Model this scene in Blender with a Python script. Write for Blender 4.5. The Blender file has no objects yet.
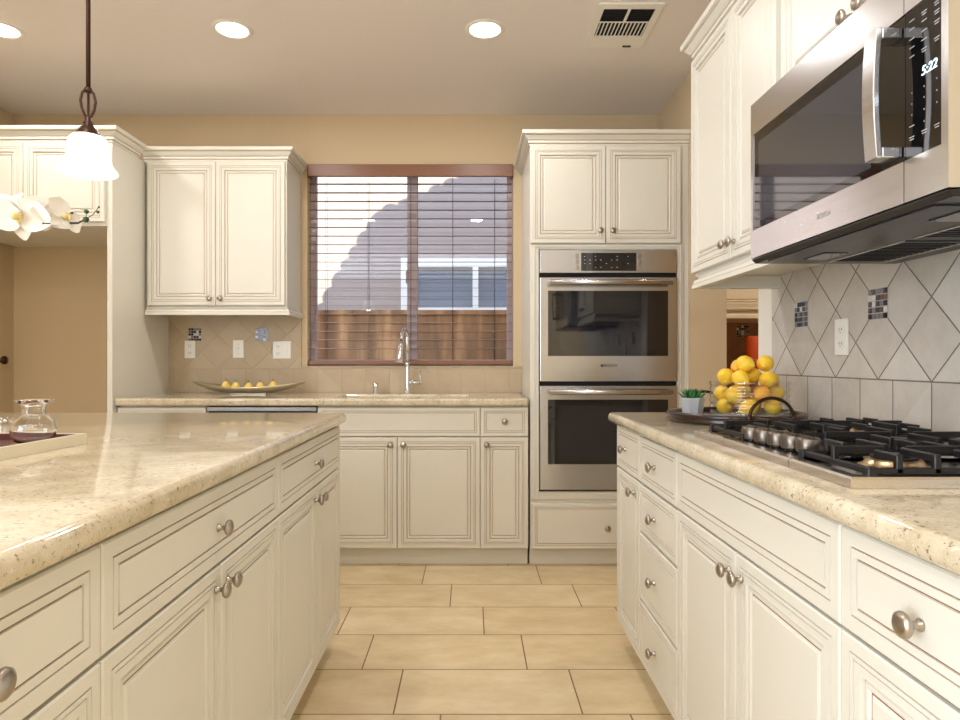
import bpy, math, random
from mathutils import Vector, Matrix
random.seed(7)
PI = math.pi
S = bpy.context.scene
COL = S.collection

# ---------------------------------------------------------------- camera
cd = bpy.data.cameras.new('camera'); cam = bpy.data.objects.new('camera', cd); COL.objects.link(cam)
cam.location = (0, 0, 1.12); cam.rotation_euler = (PI/2, 0, 0)
cd.sensor_fit = 'HORIZONTAL'; cd.sensor_width = 36.0; cd.lens = 36.0*650/960
cd.shift_x = (480-471)/960.0; cd.shift_y = (360.5-360)/960.0
cd.clip_start = 0.02; cd.clip_end = 200
S.camera = cam
# ---------------------------------------------------------------- world, sun, exposure
S.view_settings.view_transform = 'Standard'; S.view_settings.look = 'None'
S.view_settings.exposure = 0.22; S.view_settings.gamma = 1.0; S.view_settings.use_curve_mapping = False

def lin(r, g, b):
    f = lambda c: (c/255/12.92) if c/255 <= .04045 else ((c/255+.055)/1.055)**2.4
    return (f(r), f(g), f(b), 1.0)

W = bpy.data.worlds.new('sky'); S.world = W; W.use_nodes = True
bg = W.node_tree.nodes['Background']; bg.inputs['Color'].default_value = (0.58, 0.72, 1.0, 1); bg.inputs['Strength'].default_value = 4.2

SUN_D = Vector((0.30, 1.0, -0.55)).normalized()
def light(name, kind, loc, energy, color=(1, 1, 1), rot=(0, 0, 0), size=None, size_y=None, radius=None):
    l = bpy.data.lights.new(name, kind); l.energy = energy; l.color = color
    if kind == 'AREA':
        if size_y: l.shape = 'RECTANGLE'; l.size = size; l.size_y = size_y
        else: l.shape = 'DISK'; l.size = size
    if radius: l.shadow_soft_size = radius
    o = bpy.data.objects.new(name, l); COL.objects.link(o); o.location = loc; o.rotation_euler = rot
    return o
sun = light('sun', 'SUN', (0, 0, 10), 10.0, (1.0, 0.90, 0.74)); sun.data.angle = 0.004
sun.rotation_euler = SUN_D.to_track_quat('-Z', 'Y').to_euler()
# unseen fill lights added behind the camera, standing in for daylight; no doors modelled
light('added_left_fill', 'AREA', (-2.88, -1.9, 1.35), 172, (0.68, 0.83, 1.0), (0, -PI/2, 0), 2.2, 3.2)
light('added_ceiling_fill', 'AREA', (-0.9, -2.2, 2.66), 34, (0.88, 0.94, 1.0), (0, 0, 0), 3.0, 2.6)

# ---------------------------------------------------------------- materials
def mat(name, color, rough=.5, metal=0., spec=.5, coat=0., **kw):
    m = bpy.data.materials.new(name); m.use_nodes = True
    b = m.node_tree.nodes['Principled BSDF']
    b.inputs['Base Color'].default_value = color; b.inputs['Roughness'].default_value = rough
    b.inputs['Metallic'].default_value = metal; b.inputs['Specular IOR Level'].default_value = spec
    b.inputs['Coat Weight'].default_value = coat; b.inputs['Coat Roughness'].default_value = .05
    for k, v in kw.items(): b.inputs[k.replace('_', ' ')].default_value = v
    return m
def N(m, t, **props):
    n = m.node_tree.nodes.new(t)
    for k, v in props.items(): setattr(n, k, v)
    return n
def L(m, a, b): m.node_tree.links.new(a, b)
def B(m): return m.node_tree.nodes['Principled BSDF']
def mth(m, op, a, b=None, c=None):
    n = N(m, 'ShaderNodeMath', operation=op)
    for i, v in enumerate((a, b, c)):
        if v is None: continue
        if isinstance(v, (int, float)): n.inputs[i].default_value = v
        else: L(m, v, n.inputs[i])
    return n.outputs[0]
def mix(m, f, a, b, blend='MIX'):
    n = N(m, 'ShaderNodeMix', data_type='RGBA', blend_type=blend)
    if isinstance(f, (int, float)): n.inputs[0].default_value = f
    else: L(m, f, n.inputs[0])
    for i, v in ((6, a), (7, b)):
        if isinstance(v, tuple): n.inputs[i].default_value = v
        else: L(m, v, n.inputs[i])
    return n.outputs[2]
def noise(m, vec, scale, detail=3, rough=.5):
    n = N(m, 'ShaderNodeTexNoise'); n.inputs['Scale'].default_value = scale
    n.inputs['Detail'].default_value = detail; n.inputs['Roughness'].default_value = rough
    if vec is not None: L(m, vec, n.inputs['Vector'])
    return n.outputs['Fac']
def ramp(m, fac, stops):
    n = N(m, 'ShaderNodeValToRGB'); el = n.color_ramp.elements
    while len(el) < len(stops): el.new(.5)
    for e, (p, c) in zip(el, stops): e.position = p; e.color = c
    L(m, fac, n.inputs[0]); return n.outputs['Color']
def coords(m, scale=None):
    t = N(m, 'ShaderNodeTexCoord'); o = t.outputs['Object']
    if scale:
        mp = N(m, 'ShaderNodeMapping'); mp.inputs['Scale'].default_value = scale; L(m, o, mp.inputs[0]); o = mp.outputs[0]
    return o
def bump(m, h, strength, dist=.002):
    n = N(m, 'ShaderNodeBump'); n.inputs['Strength'].default_value = strength; n.inputs['Distance'].default_value = dist
    L(m, h, n.inputs['Height']); L(m, n.outputs[0], B(m).inputs['Normal'])
g1 = lambda v: (v, v, v, 1)

CREAM = mat('cream_paint', lin(238, 231, 211), .38, spec=.4)
_n = noise(CREAM, coords(CREAM), 3.0, 2); L(CREAM, mix(CREAM, _n, lin(221, 217, 205), lin(228, 224, 213)), B(CREAM).inputs['Base Color'])
GLAZE = mat('brown_glaze', lin(138, 88, 56), .6)
GLAZE3 = mat('soft_glaze', lin(164, 132, 98), .6)
GLAZE2 = mat('tan_glaze', lin(158, 130, 96), .6)
WALL = mat('tan_wall_paint', lin(210, 189, 156), .8, spec=.2)
bump(WALL, noise(WALL, coords(WALL), 60, 4), .15, .003)
CEIL = mat('ceiling_paint', lin(238, 230, 226), .85, spec=.15)
bump(CEIL, noise(CEIL, coords(CEIL), 40, 4), .12, .003)
WHITE = mat('white_paint', lin(240, 236, 226), .45)
PLASTIC = mat('white_plastic', lin(240, 237, 228), .3)
NICKEL = mat('brushed_nickel', lin(176, 168, 158), .28, 1.0)
CHROME = mat('chrome', lin(225, 226, 230), .07, 1.0)
BRONZE = mat('oil_rubbed_bronze', lin(72, 50, 40), .35, .8)
BLACKM = mat('black_cast_iron', lin(15, 15, 18), .42)
BLACKP = mat('black_plastic', lin(16, 16, 18), .3)
BLACKGL = mat('black_glass', lin(10, 10, 12), .03, spec=.9)
BLACKMAT = mat('black_rubber', lin(10, 10, 11), .8)
LOGOG = mat('light_grey_print', lin(150, 148, 146), .6)
STEELDK = mat('dark_steel', lin(70, 70, 76), .35, .9)
def steel(name, axis, col=(196, 198, 203), r=.24):
    m = mat(name, lin(*col), r, 1.0)
    sc = {'x': (1, 300, 300), 'y': (300, 1, 300), 'z': (200, 200, 2)}[axis]
    n = noise(m, coords(m, sc), 1.0, 2)
    L(m, mth(m, 'MULTIPLY_ADD', n, .14, r-.07), B(m).inputs['Roughness'])
    bump(m, n, .05, .001)
    return m
STEEL = steel('brushed_steel', 'x')
STEELMW = steel('brushed_steel_microwave', 'x', (216, 217, 221), .2)
MWGLASS = mat('grey_mesh_glass', lin(58, 60, 66), .04, spec=.9)
OVENIN = mat('dim_oven_window', lin(24, 24, 32), .04, spec=.9)

def granite():
    m = mat('beige_granite', lin(206, 190, 158), .09, spec=.5, coat=.3)
    c = coords(m); c2 = coords(m, (1, 1.6, 1))
    base = ramp(m, noise(m, c2, 9, 6, .65), [(.3, lin(190, 174, 146)), (.5, lin(209, 196, 169)), (.7, lin(224, 214, 192))])
    f1 = ramp(m, noise(m, c, 120, 4, .65), [(.33, g1(1)), (.41, g1(0))])
    a = mix(m, mth(m, 'MULTIPLY', f1, .75), base, lin(150, 124, 94))
    f2 = ramp(m, noise(m, c, 85, 5, .75), [(.355, g1(1)), (.405, g1(0))])
    b = mix(m, mth(m, 'MULTIPLY', f2, .85), a, lin(96, 76, 66))
    f3 = ramp(m, noise(m, c, 120, 2, .5), [(.62, g1(0)), (.70, g1(1))])
    L(m, mix(m, mth(m, 'MULTIPLY', f3, .45), b, lin(236, 228, 210)), B(m).inputs['Base Color'])
    return m
GRANITE = granite()

def floor_mat():
    m = mat('floor_tile', lin(222, 198, 152), .3)
    sp = N(m, 'ShaderNodeSeparateXYZ'); L(m, coords(m), sp.inputs[0]); X, Y = sp.outputs[0], sp.outputs[1]
    r = mth(m, 'DIVIDE', mth(m, 'SUBTRACT', Y, 2.058-.2985*40), .2985)
    row = mth(m, 'FLOOR', r); fy = mth(m, 'SUBTRACT', r, row)
    u = mth(m, 'DIVIDE', mth(m, 'ADD', mth(m, 'ADD', X, 60-.354), mth(m, 'MULTIPLY', mth(m, 'SUBTRACT', row, 40), .15)), .6)
    cu = mth(m, 'FLOOR', u); fx = mth(m, 'SUBTRACT', u, cu)
    ex = mth(m, 'MULTIPLY', mth(m, 'MINIMUM', fx, mth(m, 'SUBTRACT', 1., fx)), .6)
    ey = mth(m, 'MULTIPLY', mth(m, 'MINIMUM', fy, mth(m, 'SUBTRACT', 1., fy)), .2985)
    e = mth(m, 'MINIMUM', ex, ey); g = mth(m, 'LESS_THAN', e, .0024)
    cb = N(m, 'ShaderNodeCombineXYZ'); L(m, cu, cb.inputs[0]); L(m, row, cb.inputs[1])
    wn = N(m, 'ShaderNodeTexWhiteNoise', noise_dimensions='3D'); L(m, cb.outputs[0], wn.inputs['Vector'])
    v = mth(m, 'ADD', mth(m, 'MULTIPLY', wn.outputs['Value'], .16), mth(m, 'MULTIPLY', noise(m, coords(m, (2.0, 4, 1)), 2.2, 6, .65), .95))
    col = ramp(m, v, [(.32, lin(205, 182, 142)), (.55, lin(218, 197, 158)), (.78, lin(230, 213, 178))])
    L(m, mix(m, g, col, lin(128, 98, 70)), B(m).inputs['Base Color'])
    L(m, mth(m, 'MULTIPLY_ADD', g, .5, .27), B(m).inputs['Roughness'])
    bump(m, mth(m, 'MINIMUM', e, .004), .6, .3)
    return m
FLOOR = floor_mat()

def tile_mat(name, axis, a0, z0, size, tones, grout, lines=1.0, diamonds=True):
    """tiles on a vertical wall: one row of squares from z0, above it a lattice of squares turned by 45 degrees"""
    m = mat(name, lin(*tones[1]), .45)
    sp = N(m, 'ShaderNodeSeparateXYZ'); c = coords(m); L(m, c, sp.inputs[0]); A = sp.outputs[axis]; Z = sp.outputs[2]
    a = mth(m, 'SUBTRACT', A, a0-size*100); z = mth(m, 'SUBTRACT', Z, z0)
    # squares
    r = mth(m, 'DIVIDE', a, size); fr = mth(m, 'FRACT', r)
    es = mth(m, 'MULTIPLY', mth(m, 'MINIMUM', fr, mth(m, 'SUBTRACT', 1., fr)), size)
    ez = mth(m, 'ABSOLUTE', mth(m, 'SUBTRACT', z, size-.002))
    es = mth(m, 'MINIMUM', es, ez)
    dd = size*1.4286
    zz = mth(m, 'ADD', mth(m, 'SUBTRACT', z, size-.002), dd*100)
    aa = mth(m, 'SUBTRACT', A, a0-dd*100)
    p = mth(m, 'DIVIDE', mth(m, 'ADD', aa, zz), dd); q = mth(m, 'DIVIDE', mth(m, 'ADD', mth(m, 'SUBTRACT', aa, zz), dd*100), dd)
    k = dd*.7071
    def ed(t):
        f = mth(m, 'FRACT', t); return mth(m, 'MULTIPLY', mth(m, 'MINIMUM', f, mth(m, 'SUBTRACT', 1., f)), k)
    edm = mth(m, 'MINIMUM', mth(m, 'MINIMUM', ed(p), ed(q)), ez)
    low = mth(m, 'LESS_THAN', z, size-.002)
    e = mth(m, 'ADD', mth(m, 'MULTIPLY', es, low), mth(m, 'MULTIPLY', edm, mth(m, 'SUBTRACT', 1., low)))
    g = mth(m, 'MULTIPLY', mth(m, 'LESS_THAN', e, .0019), lines)
    cb = N(m, 'ShaderNodeCombineXYZ')
    L(m, mth(m, 'ADD', mth(m, 'FLOOR', p), mth(m, 'MULTIPLY', mth(m, 'FLOOR', r), low)), cb.inputs[0]); L(m, mth(m, 'MULTIPLY', mth(m, 'FLOOR', q), mth(m, 'SUBTRACT', 1., low)), cb.inputs[1])
    wn = N(m, 'ShaderNodeTexWhiteNoise', noise_dimensions='3D'); L(m, cb.outputs[0], wn.inputs['Vector'])
    v = mth(m, 'ADD', mth(m, 'MULTIPLY', wn.outputs['Value'], .3), mth(m, 'MULTIPLY', noise(m, c, 9, 7, .7), .8))
    col = ramp(m, v, [(.3, lin(*tones[0])), (.55, lin(*tones[1])), (.85, lin(*tones[2]))])
    L(m, mix(m, g, col, lin(*grout)), B(m).inputs['Base Color'])
    bump(m, mth(m, 'ADD', mth(m, 'MINIMUM', e, .004), mth(m, 'MULTIPLY', noise(m, c, 30, 4), .0006)), .6, .5)
    return m
TILE_R = tile_mat('cool_lit_wall_tile', 1, 1.664, .914, .153, ((186, 178, 168), (203, 196, 187), (216, 211, 204)), (118, 106, 96))  # same tile as TILE_B, its tones cooled for the window light here
TILE_B = tile_mat('warm_lit_wall_tile', 0, -.518, .914, .153, ((182, 162, 134), (192, 173, 145), (200, 183, 156)), (172, 152, 124), .45)  # same tile as TILE_R, warm lamp light put into its tones
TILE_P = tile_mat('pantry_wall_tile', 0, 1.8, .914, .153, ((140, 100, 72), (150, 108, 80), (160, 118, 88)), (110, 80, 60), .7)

MOSAIC = [mat('mosaic_black', lin(24, 24, 34), .1), mat('mosaic_grey', lin(120, 120, 126), .15), mat('mosaic_pearl', lin(216, 214, 210), .15), mat('mosaic_brown', lin(92, 66, 52), .15)]
GROUT = mat('mosaic_grout', lin(188, 176, 160), .8)

def glass(name, tint=(1, 1, 1, 1), ior=1.45, rough=0.):
    m = mat(name, tint, rough); B(m).inputs['Transmission Weight'].default_value = 1.; B(m).inputs['IOR'].default_value = ior
    return m
GLASS = glass('clear_glass')
def pane_mat(name, tint, base=.05):
    m = bpy.data.materials.new(name); m.use_nodes = True; nt = m.node_tree; nt.nodes.clear()
    o = nt.nodes.new('ShaderNodeOutputMaterial'); t = nt.nodes.new('ShaderNodeBsdfTransparent'); t.inputs[0].default_value = tint
    g = nt.nodes.new('ShaderNodeBsdfGlossy'); g.inputs['Roughness'].default_value = .0
    lw = nt.nodes.new('ShaderNodeLayerWeight'); lw.inputs[0].default_value = .5; pw = nt.nodes.new('ShaderNodeMath'); pw.operation = 'POWER'; pw.inputs[1].default_value = 5.; nt.links.new(lw.outputs['Facing'], pw.inputs[0]); f = nt.nodes.new('ShaderNodeMath'); f.operation = 'MULTIPLY_ADD'; f.inputs[1].default_value = .92; f.inputs[2].default_value = base; nt.links.new(pw.outputs[0], f.inputs[0]); mx = nt.nodes.new('ShaderNodeMixShader')
    nt.links.new(f.outputs[0], mx.inputs[0]); nt.links.new(t.outputs[0], mx.inputs[1]); nt.links.new(g.outputs[0], mx.inputs[2]); nt.links.new(mx.outputs[0], o.inputs[0])
    return m
PANE = pane_mat('window_pane', (.95, .97, .97, 1))
BOWLG = pane_mat('thin_bowl_glass', (.93, .95, .94, 1), .12)
WOODBL = mat('brown_wood_blind', lin(104, 70, 54), .3, spec=.5)
VALW = mat('valance_wood', lin(134, 92, 70), .35)
WINFRAME = mat('mauve_window_frame', lin(196, 180, 186), .5)
def emis(name, color, st):
    m = mat(name, color, .5); B(m).inputs['Emission Color'].default_value = color; B(m).inputs['Emission Strength'].default_value = st
    return m
LAMPGLOW = emis('downlight_lens', (1, .93, .80, 1), 9)
SHADE = emis('lit_milk_glass', (1, .93, .83, 1), .75)
DISPLAY = emis('clock_digits', (.75, .92, 1., 1), 1.3)
KEYS = mat('printed_key_marks', lin(190, 195, 200), .5)
DWOOD = mat('dark_walnut', lin(58, 36, 28), .3, coat=.2)
_c = ramp(DWOOD, noise(DWOOD, coords(DWOOD, (4, 30, 4)), 3, 4), [(.3, lin(26, 15, 12)), (.7, lin(56, 34, 26))]); L(DWOOD, _c, B(DWOOD).inputs['Base Color'])
LEMON = mat('lemon_peel', lin(250, 206, 56), .38)
_c = ramp(LEMON, noise(LEMON, coords(LEMON), 22, 3), [(.3, lin(252, 186, 52)), (.55, lin(252, 210, 62)), (.75, lin(236, 214, 74))]); L(LEMON, _c, B(LEMON).inputs['Base Color'])
bump(LEMON, noise(LEMON, coords(LEMON), 350, 2), .35, .001)
LEMON2 = mat('orange_lemon_peel', lin(252, 180, 66), .4); bump(LEMON2, noise(LEMON2, coords(LEMON2), 350, 2), .35, .001)
PEAR = mat('pear_skin', lin(242, 204, 92), .4)
STEM = mat('brown_stem', lin(70, 48, 30), .7)
LEAF = mat('succulent_green', lin(58, 128, 66), .4); LEAFD = mat('dark_leaf_green', lin(40, 74, 36), .45)
PETAL = mat('white_petal', lin(232, 226, 216), .5); B(PETAL).inputs['Subsurface Weight'].default_value = .3; B(PETAL).inputs['Subsurface Radius'].default_value = (.01, .01, .008)
LIP = mat('yellow_lip', lin(226, 206, 142), .5)
CONCRETE = mat('grey_pot', lin(176, 178, 182), .7)
CLOTH = mat('grey_napkin', lin(128, 132, 144), .9)
SILVER = mat('antique_silver', lin(190, 180, 156), .3, .85)
TRAYW = mat('ivory_lacquer', lin(236, 226, 202), .3); TRAYB = mat('burgundy_lining', lin(92, 44, 34), .35)
ORANGE = mat('orange_canister', lin(206, 84, 40), .4)

# ---------------------------------------------------------------- mesh builder
class MB:
    def __init__(s): s.v = []; s.f = []; s.m = []; s.sm = []; s.mats = []
    def mi(s, m):
        if m not in s.mats: s.mats.append(m)
        return s.mats.index(m)
    def face(s, idx, m, smooth=False): s.f.append(tuple(idx)); s.m.append(s.mi(m)); s.sm.append(smooth)
    def add(s, pts): n = len(s.v); s.v += [tuple(p) for p in pts]; return n
    def box(s, a, b, m):
        x0, y0, z0 = [min(a[i], b[i]) for i in range(3)]; x1, y1, z1 = [max(a[i], b[i]) for i in range(3)]
        n = s.add([(x0,y0,z0),(x1,y0,z0),(x1,y1,z0),(x0,y1,z0),(x0,y0,z1),(x1,y0,z1),(x1,y1,z1),(x0,y1,z1)])
        for q in ((3,2,1,0),(4,5,6,7),(0,1,5,4),(1,2,6,5),(2,3,7,6),(3,0,4,7)): s.face([n+i for i in q], m)
        return s
    def prism(s, poly, z0, z1, m, axis='z'):
        def P(a, b, c): return {'z': (a, b, c), 'y': (a, c, b), 'x': (c, a, b)}[axis]
        k = len(poly); n = s.add([P(a, b, z0) for a, b in poly] + [P(a, b, z1) for a, b in poly])
        s.face([n+i for i in range(k)][::-1], m); s.face([n+k+i for i in range(k)], m)
        for i in range(k): s.face([n+i, n+(i+1) % k, n+k+(i+1) % k, n+k+i], m)
        return s
    def panel(s, x0, z0, w, h, prof, y=0., m=None, g=None):
        """front facing -y; prof = [(inset, out, glaze)]"""
        rings = []
        for ins, out, _ in prof:
            a = min(ins, w/2-.002); b = min(ins, h/2-.002)
            rings.append(s.add([(x0+a, y-out, z0+b), (x0+w-a, y-out, z0+b), (x0+w-a, y-out, z0+h-b), (x0+a, y-out, z0+h-b)]))
        for i in range(len(rings)-1):
            mm = g if prof[i][2] else m
            for k in range(4): s.face([rings[i]+k, rings[i]+(k+1) % 4, rings[i+1]+(k+1) % 4, rings[i+1]+k], mm)
        s.face([rings[-1]+k for k in range(4)], m); s.face([rings[0]+k for k in (3, 2, 1, 0)], m)
        return s
    def lathe(s, prof, m, c=(0,0,0), axis='z', seg=24, smooth=True, cap=True):
        """prof = [(r, h)] along axis"""
        def P(r, t, h):
            a, b = r*math.cos(t), r*math.sin(t)
            q = {'z': (a, b, h), '-y': (a, -h, b), '-x': (-h, a, b), 'x': (h, a, b), 'y': (a, h, b)}[axis]
            return (q[0]+c[0], q[1]+c[1], q[2]+c[2])
        rows = []
        for r, h in prof: rows.append(s.add([P(r, 2*PI*i/seg, h) for i in range(seg)]))
        for j in range(len(rows)-1):
            for i in range(seg): s.face([rows[j]+i, rows[j]+(i+1) % seg, rows[j+1]+(i+1) % seg, rows[j+1]+i], m, smooth)
        if cap:
            if prof[0][0] > 1e-5: s.face([rows[0]+i for i in range(seg)][::-1], m)
            if prof[-1][0] > 1e-5: s.face([rows[-1]+i for i in range(seg)], m)
        return s
    def tube(s, pts, r, m, seg=10, closed=False, smooth=True):
        pts = [Vector(p) for p in pts]; k = len(pts); rr = r if isinstance(r, (list, tuple)) else [r]*k
        rows = []; up = None
        for i, p in enumerate(pts):
            a = pts[i-1] if (i or closed) else p; b = pts[(i+1) % k] if (i < k-1 or closed) else p
            t = (b-a).normalized()
            if up is None: up = Vector((0,0,1)) if abs(t.z) < .9 else Vector((1,0,0))
            u = (up - t*up.dot(t)).normalized(); w = t.cross(u); up = u
            rows.append(s.add([p + (u*math.cos(2*PI*j/seg)+w*math.sin(2*PI*j/seg))*rr[i] for j in range(seg)]))
        for i in range(k if closed else k-1):
            A, Bq = rows[i], rows[(i+1) % k]
            for j in range(seg): s.face([A+j, A+(j+1) % seg, Bq+(j+1) % seg, Bq+j], m, smooth)
        if not closed:
            s.face([rows[0]+j for j in range(seg)][::-1], m); s.face([rows[-1]+j for j in range(seg)], m)
        return s
    def bar(s, a, b, w, h, m):
        """rectangular bar between two points, w sideways, h up"""
        a, b = Vector(a), Vector(b); t = (b-a).normalized(); u = t.cross(Vector((0,0,1))).normalized()*w/2; z = Vector((0,0,h/2))
        n = s.add([a-u-z, a+u-z, a+u+z, a-u+z, b-u-z, b+u-z, b+u+z, b-u+z])
        for q in ((0,1,2,3),(7,6,5,4),(0,4,5,1),(1,5,6,2),(2,6,7,3),(3,7,4,0)): s.face([n+i for i in q], m)
        return s
    def sweep(s, path, prof, m, g=None):
        """moulding along an xy path, profile (out, z, glaze); outward = right of the direction of travel"""
        k = len(path); P = [Vector(p) for p in path]; rows = []
        for i in range(k):
            n1 = None; n2 = None
            if i > 0: d = (P[i]-P[i-1]).normalized(); n1 = Vector((d.y, -d.x))
            if i < k-1: d = (P[i+1]-P[i]).normalized(); n2 = Vector((d.y, -d.x))
            if n1 is None: off = n2
            elif n2 is None: off = n1
            else: off = (n1+n2)/(1+n1.dot(n2))
            rows.append(s.add([(P[i].x+off.x*o, P[i].y+off.y*o, z) for o, z, _ in prof]))
        q = len(prof)
        for i in range(k-1):
            for j in range(q-1):
                s.face([rows[i]+j, rows[i+1]+j, rows[i+1]+j+1, rows[i]+j+1], g if (prof[j][2] and g) else m)
            s.face([rows[i]+q-1, rows[i+1]+q-1, rows[i+1], rows[i]], m)
        s.face([rows[0]+j for j in range(q)], m); s.face([rows[-1]+j for j in range(q)][::-1], m)
        return s
    def build(s, name, parent=None, bevel=0, seg=2, loc=None, label=None, recalc=True):
        me = bpy.data.meshes.new(name); me.from_pydata(s.v, [], s.f)
        for m in s.mats: me.materials.append(m)
        for p, i, sm in zip(me.polygons, s.m, s.sm): p.material_index = i; p.use_smooth = sm
        if recalc:
            import bmesh
            bm = bmesh.new(); bm.from_mesh(me); bmesh.ops.remove_doubles(bm, verts=bm.verts, dist=1e-6) if any(s.sm) else None
            bmesh.ops.recalc_face_normals(bm, faces=bm.faces); bm.to_mesh(me); bm.free()
        me.update()
        o = bpy.data.objects.new(name, me); COL.objects.link(o)
        if parent is not None: o.parent = parent
        if loc: o.location = loc
        if label: o['label'] = label
        if bevel:
            b = o.modifiers.new('bevel', 'BEVEL'); b.width = bevel; b.segments = seg; b.limit_method = 'ANGLE'; b.angle_limit = math.radians(40)
            b.harden_normals = False
        return o
def thing(name, label, cat, loc=(0,0,0), rotz=0., group=None):
    o = bpy.data.objects.new(name, None); o.empty_display_size = .1; COL.objects.link(o); o.location = loc; o.rotation_euler = (0, 0, rotz)
    return tag(o, label, cat, group)
def tag(o, label, cat, group=None, kind=None):
    o['label'] = label; o['category'] = cat
    if group: o['group'] = group
    if kind: o['kind'] = kind
    return o
def struct(o): o['kind'] = 'structure'; return o
def copy_thing(t, loc, label, rotz=None):
    r = t.copy(); COL.objects.link(r); r.location = loc; r['label'] = label
    if rotz is not None: r.rotation_euler = (0, 0, rotz)
    for ch in t.children:
        c = ch.copy(); COL.objects.link(c); c.parent = r
        for gch in ch.children:
            d = gch.copy(); COL.objects.link(d); d.parent = c
    return r
def text_mesh(name, body, size, m, parent, loc, rot=(PI/2, 0, 0), extrude=.0004, shear=0., spacing=1., bold=0.):
    cu = bpy.data.curves.new(name, 'FONT'); cu.body = body; cu.size = size; cu.extrude = extrude; cu.align_x = 'CENTER'; cu.align_y = 'CENTER'
    cu.shear = shear; cu.space_character = spacing; cu.offset = bold
    o = bpy.data.objects.new(name+'_tmp', cu); COL.objects.link(o); bpy.context.view_layer.update()
    me = bpy.data.meshes.new_from_object(o.evaluated_get(bpy.context.evaluated_depsgraph_get()))
    bpy.data.objects.remove(o); me.materials.clear(); me.materials.append(m); me.name = name
    t = bpy.data.objects.new(name, me); COL.objects.link(t); t.parent = parent; t.location = loc; t.rotation_euler = rot
    return t

# ================================================================ THE ROOM
XR, XL, YB, YF, ZC = 1.190, -2.92, 4.15, -4.1, 2.69
struct(MB().box((XL-.2, YF-.2, -.12), (3.6, 5.3, 0), FLOOR).build('floor'))
struct(MB().box((XL-.2, YF-.2, ZC), (3.6, 5.3, ZC+.15), CEIL).build('ceiling'))
WX0, WX1, WZ0, WZ1 = -1.045, .27, 1.085, 2.368
w = MB()
w.box((XL-.2, YB, 0), (WX0, YB+.15, ZC), WALL); w.box((WX1, YB, 0), (1.38, YB+.15, ZC), WALL)
w.box((WX0, YB, 0), (WX1, YB+.15, WZ0), WALL); w.box((WX0, YB, WZ1), (WX1, YB+.15, ZC), WALL)
struct(w.build('wall_back'))
struct(MB().box((XL-.15, YF, 0), (XL, YB, ZC), WALL).build('wall_left'))
w = MB()
w.box((XR, YF, 0), (XR+.2, 2.667, ZC), WALL); w.box((XR, 3.535, 0), (XR+.2, YB, ZC), WALL); w.box((XR, 2.667, 2.1), (XR+.2, 3.535, ZC), WALL)
struct(w.build('wall_right'))
struct(MB().box((XL-.15, YF-.15, 0), (3.6, YF, ZC), WALL).build('wall_front'))
struct(MB().box((XR-.012, 2.548, .10), (XR-.0005, 2.667, 2.1), WHITE).build('trim_1', bevel=.003))
# the pantry beyond the doorway
struct(MB().box((1.381, 4.85, 0), (3.4, 5.0, ZC), WALL).build('wall_pantry_back'))
struct(MB().box((3.4, 2.3, 0), (3.5, 5.0, ZC), WALL).build('wall_pantry_right'))
struct(MB().box((1.381, 2.2, 0), (3.5, 2.3, ZC), WALL).build('wall_pantry_front'))
struct(MB().box((1.22, YB+.151, 0), (1.38, 4.99, ZC), WALL).build('wall_pantry_left'))
struct(MB().box((1.40, 4.838, .914), (3.4, 4.8495, 1.40), TILE_P).build('trim_2'))
# tile backsplashes
struct(MB().box((XR-.011, .3, .915), (XR-.0005, 2.548, 1.46), TILE_R).build('trim_3'))
struct(MB().box((-1.9255, YB-.011, .915), (-1.082, YB-.0005, 1.44), TILE_B).box((-1.082, YB-.011, .915), (.322, YB-.0005, 1.078), TILE_B)
       .box((-1.0819, YB-.016, 1.078), (.322, YB-.0005, 1.084), TILE_B).build('trim_4'))

# window
wf = MB(); fy0, fy1 = YB+.085, YB+.135
wf.box((WX0, fy0, WZ0), (WX0+.035, fy1, WZ1), WINFRAME); wf.box((WX1-.035, fy0, WZ0), (WX1, fy1, WZ1), WINFRAME)
wf.box((WX0+.035, fy0, WZ0), (WX1-.035, fy1, WZ0+.04), WINFRAME); wf.box((WX0+.035, fy0, WZ1-.04), (WX1-.035, fy1, WZ1), WINFRAME)
wf.box((-.415, fy0-.012, WZ0+.04), (-.348, fy1, WZ1-.04), WINFRAME)
wo = struct(wf.build('window_1', bevel=.003))
MB().box((WX0+.035, fy0+.02, WZ0+.04), (-.415, fy0+.026, WZ1-.04), PANE).build('pane', wo)
MB().box((-.348, fy0+.03, WZ0+.04), (WX1-.035, fy0+.036, WZ1-.04), PANE).build('pane', wo)
MB().box((-.423, fy0-.028, 1.62), (-.408, fy0-.0125, 1.70), WINFRAME).build('latch', wo, bevel=.004)
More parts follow.
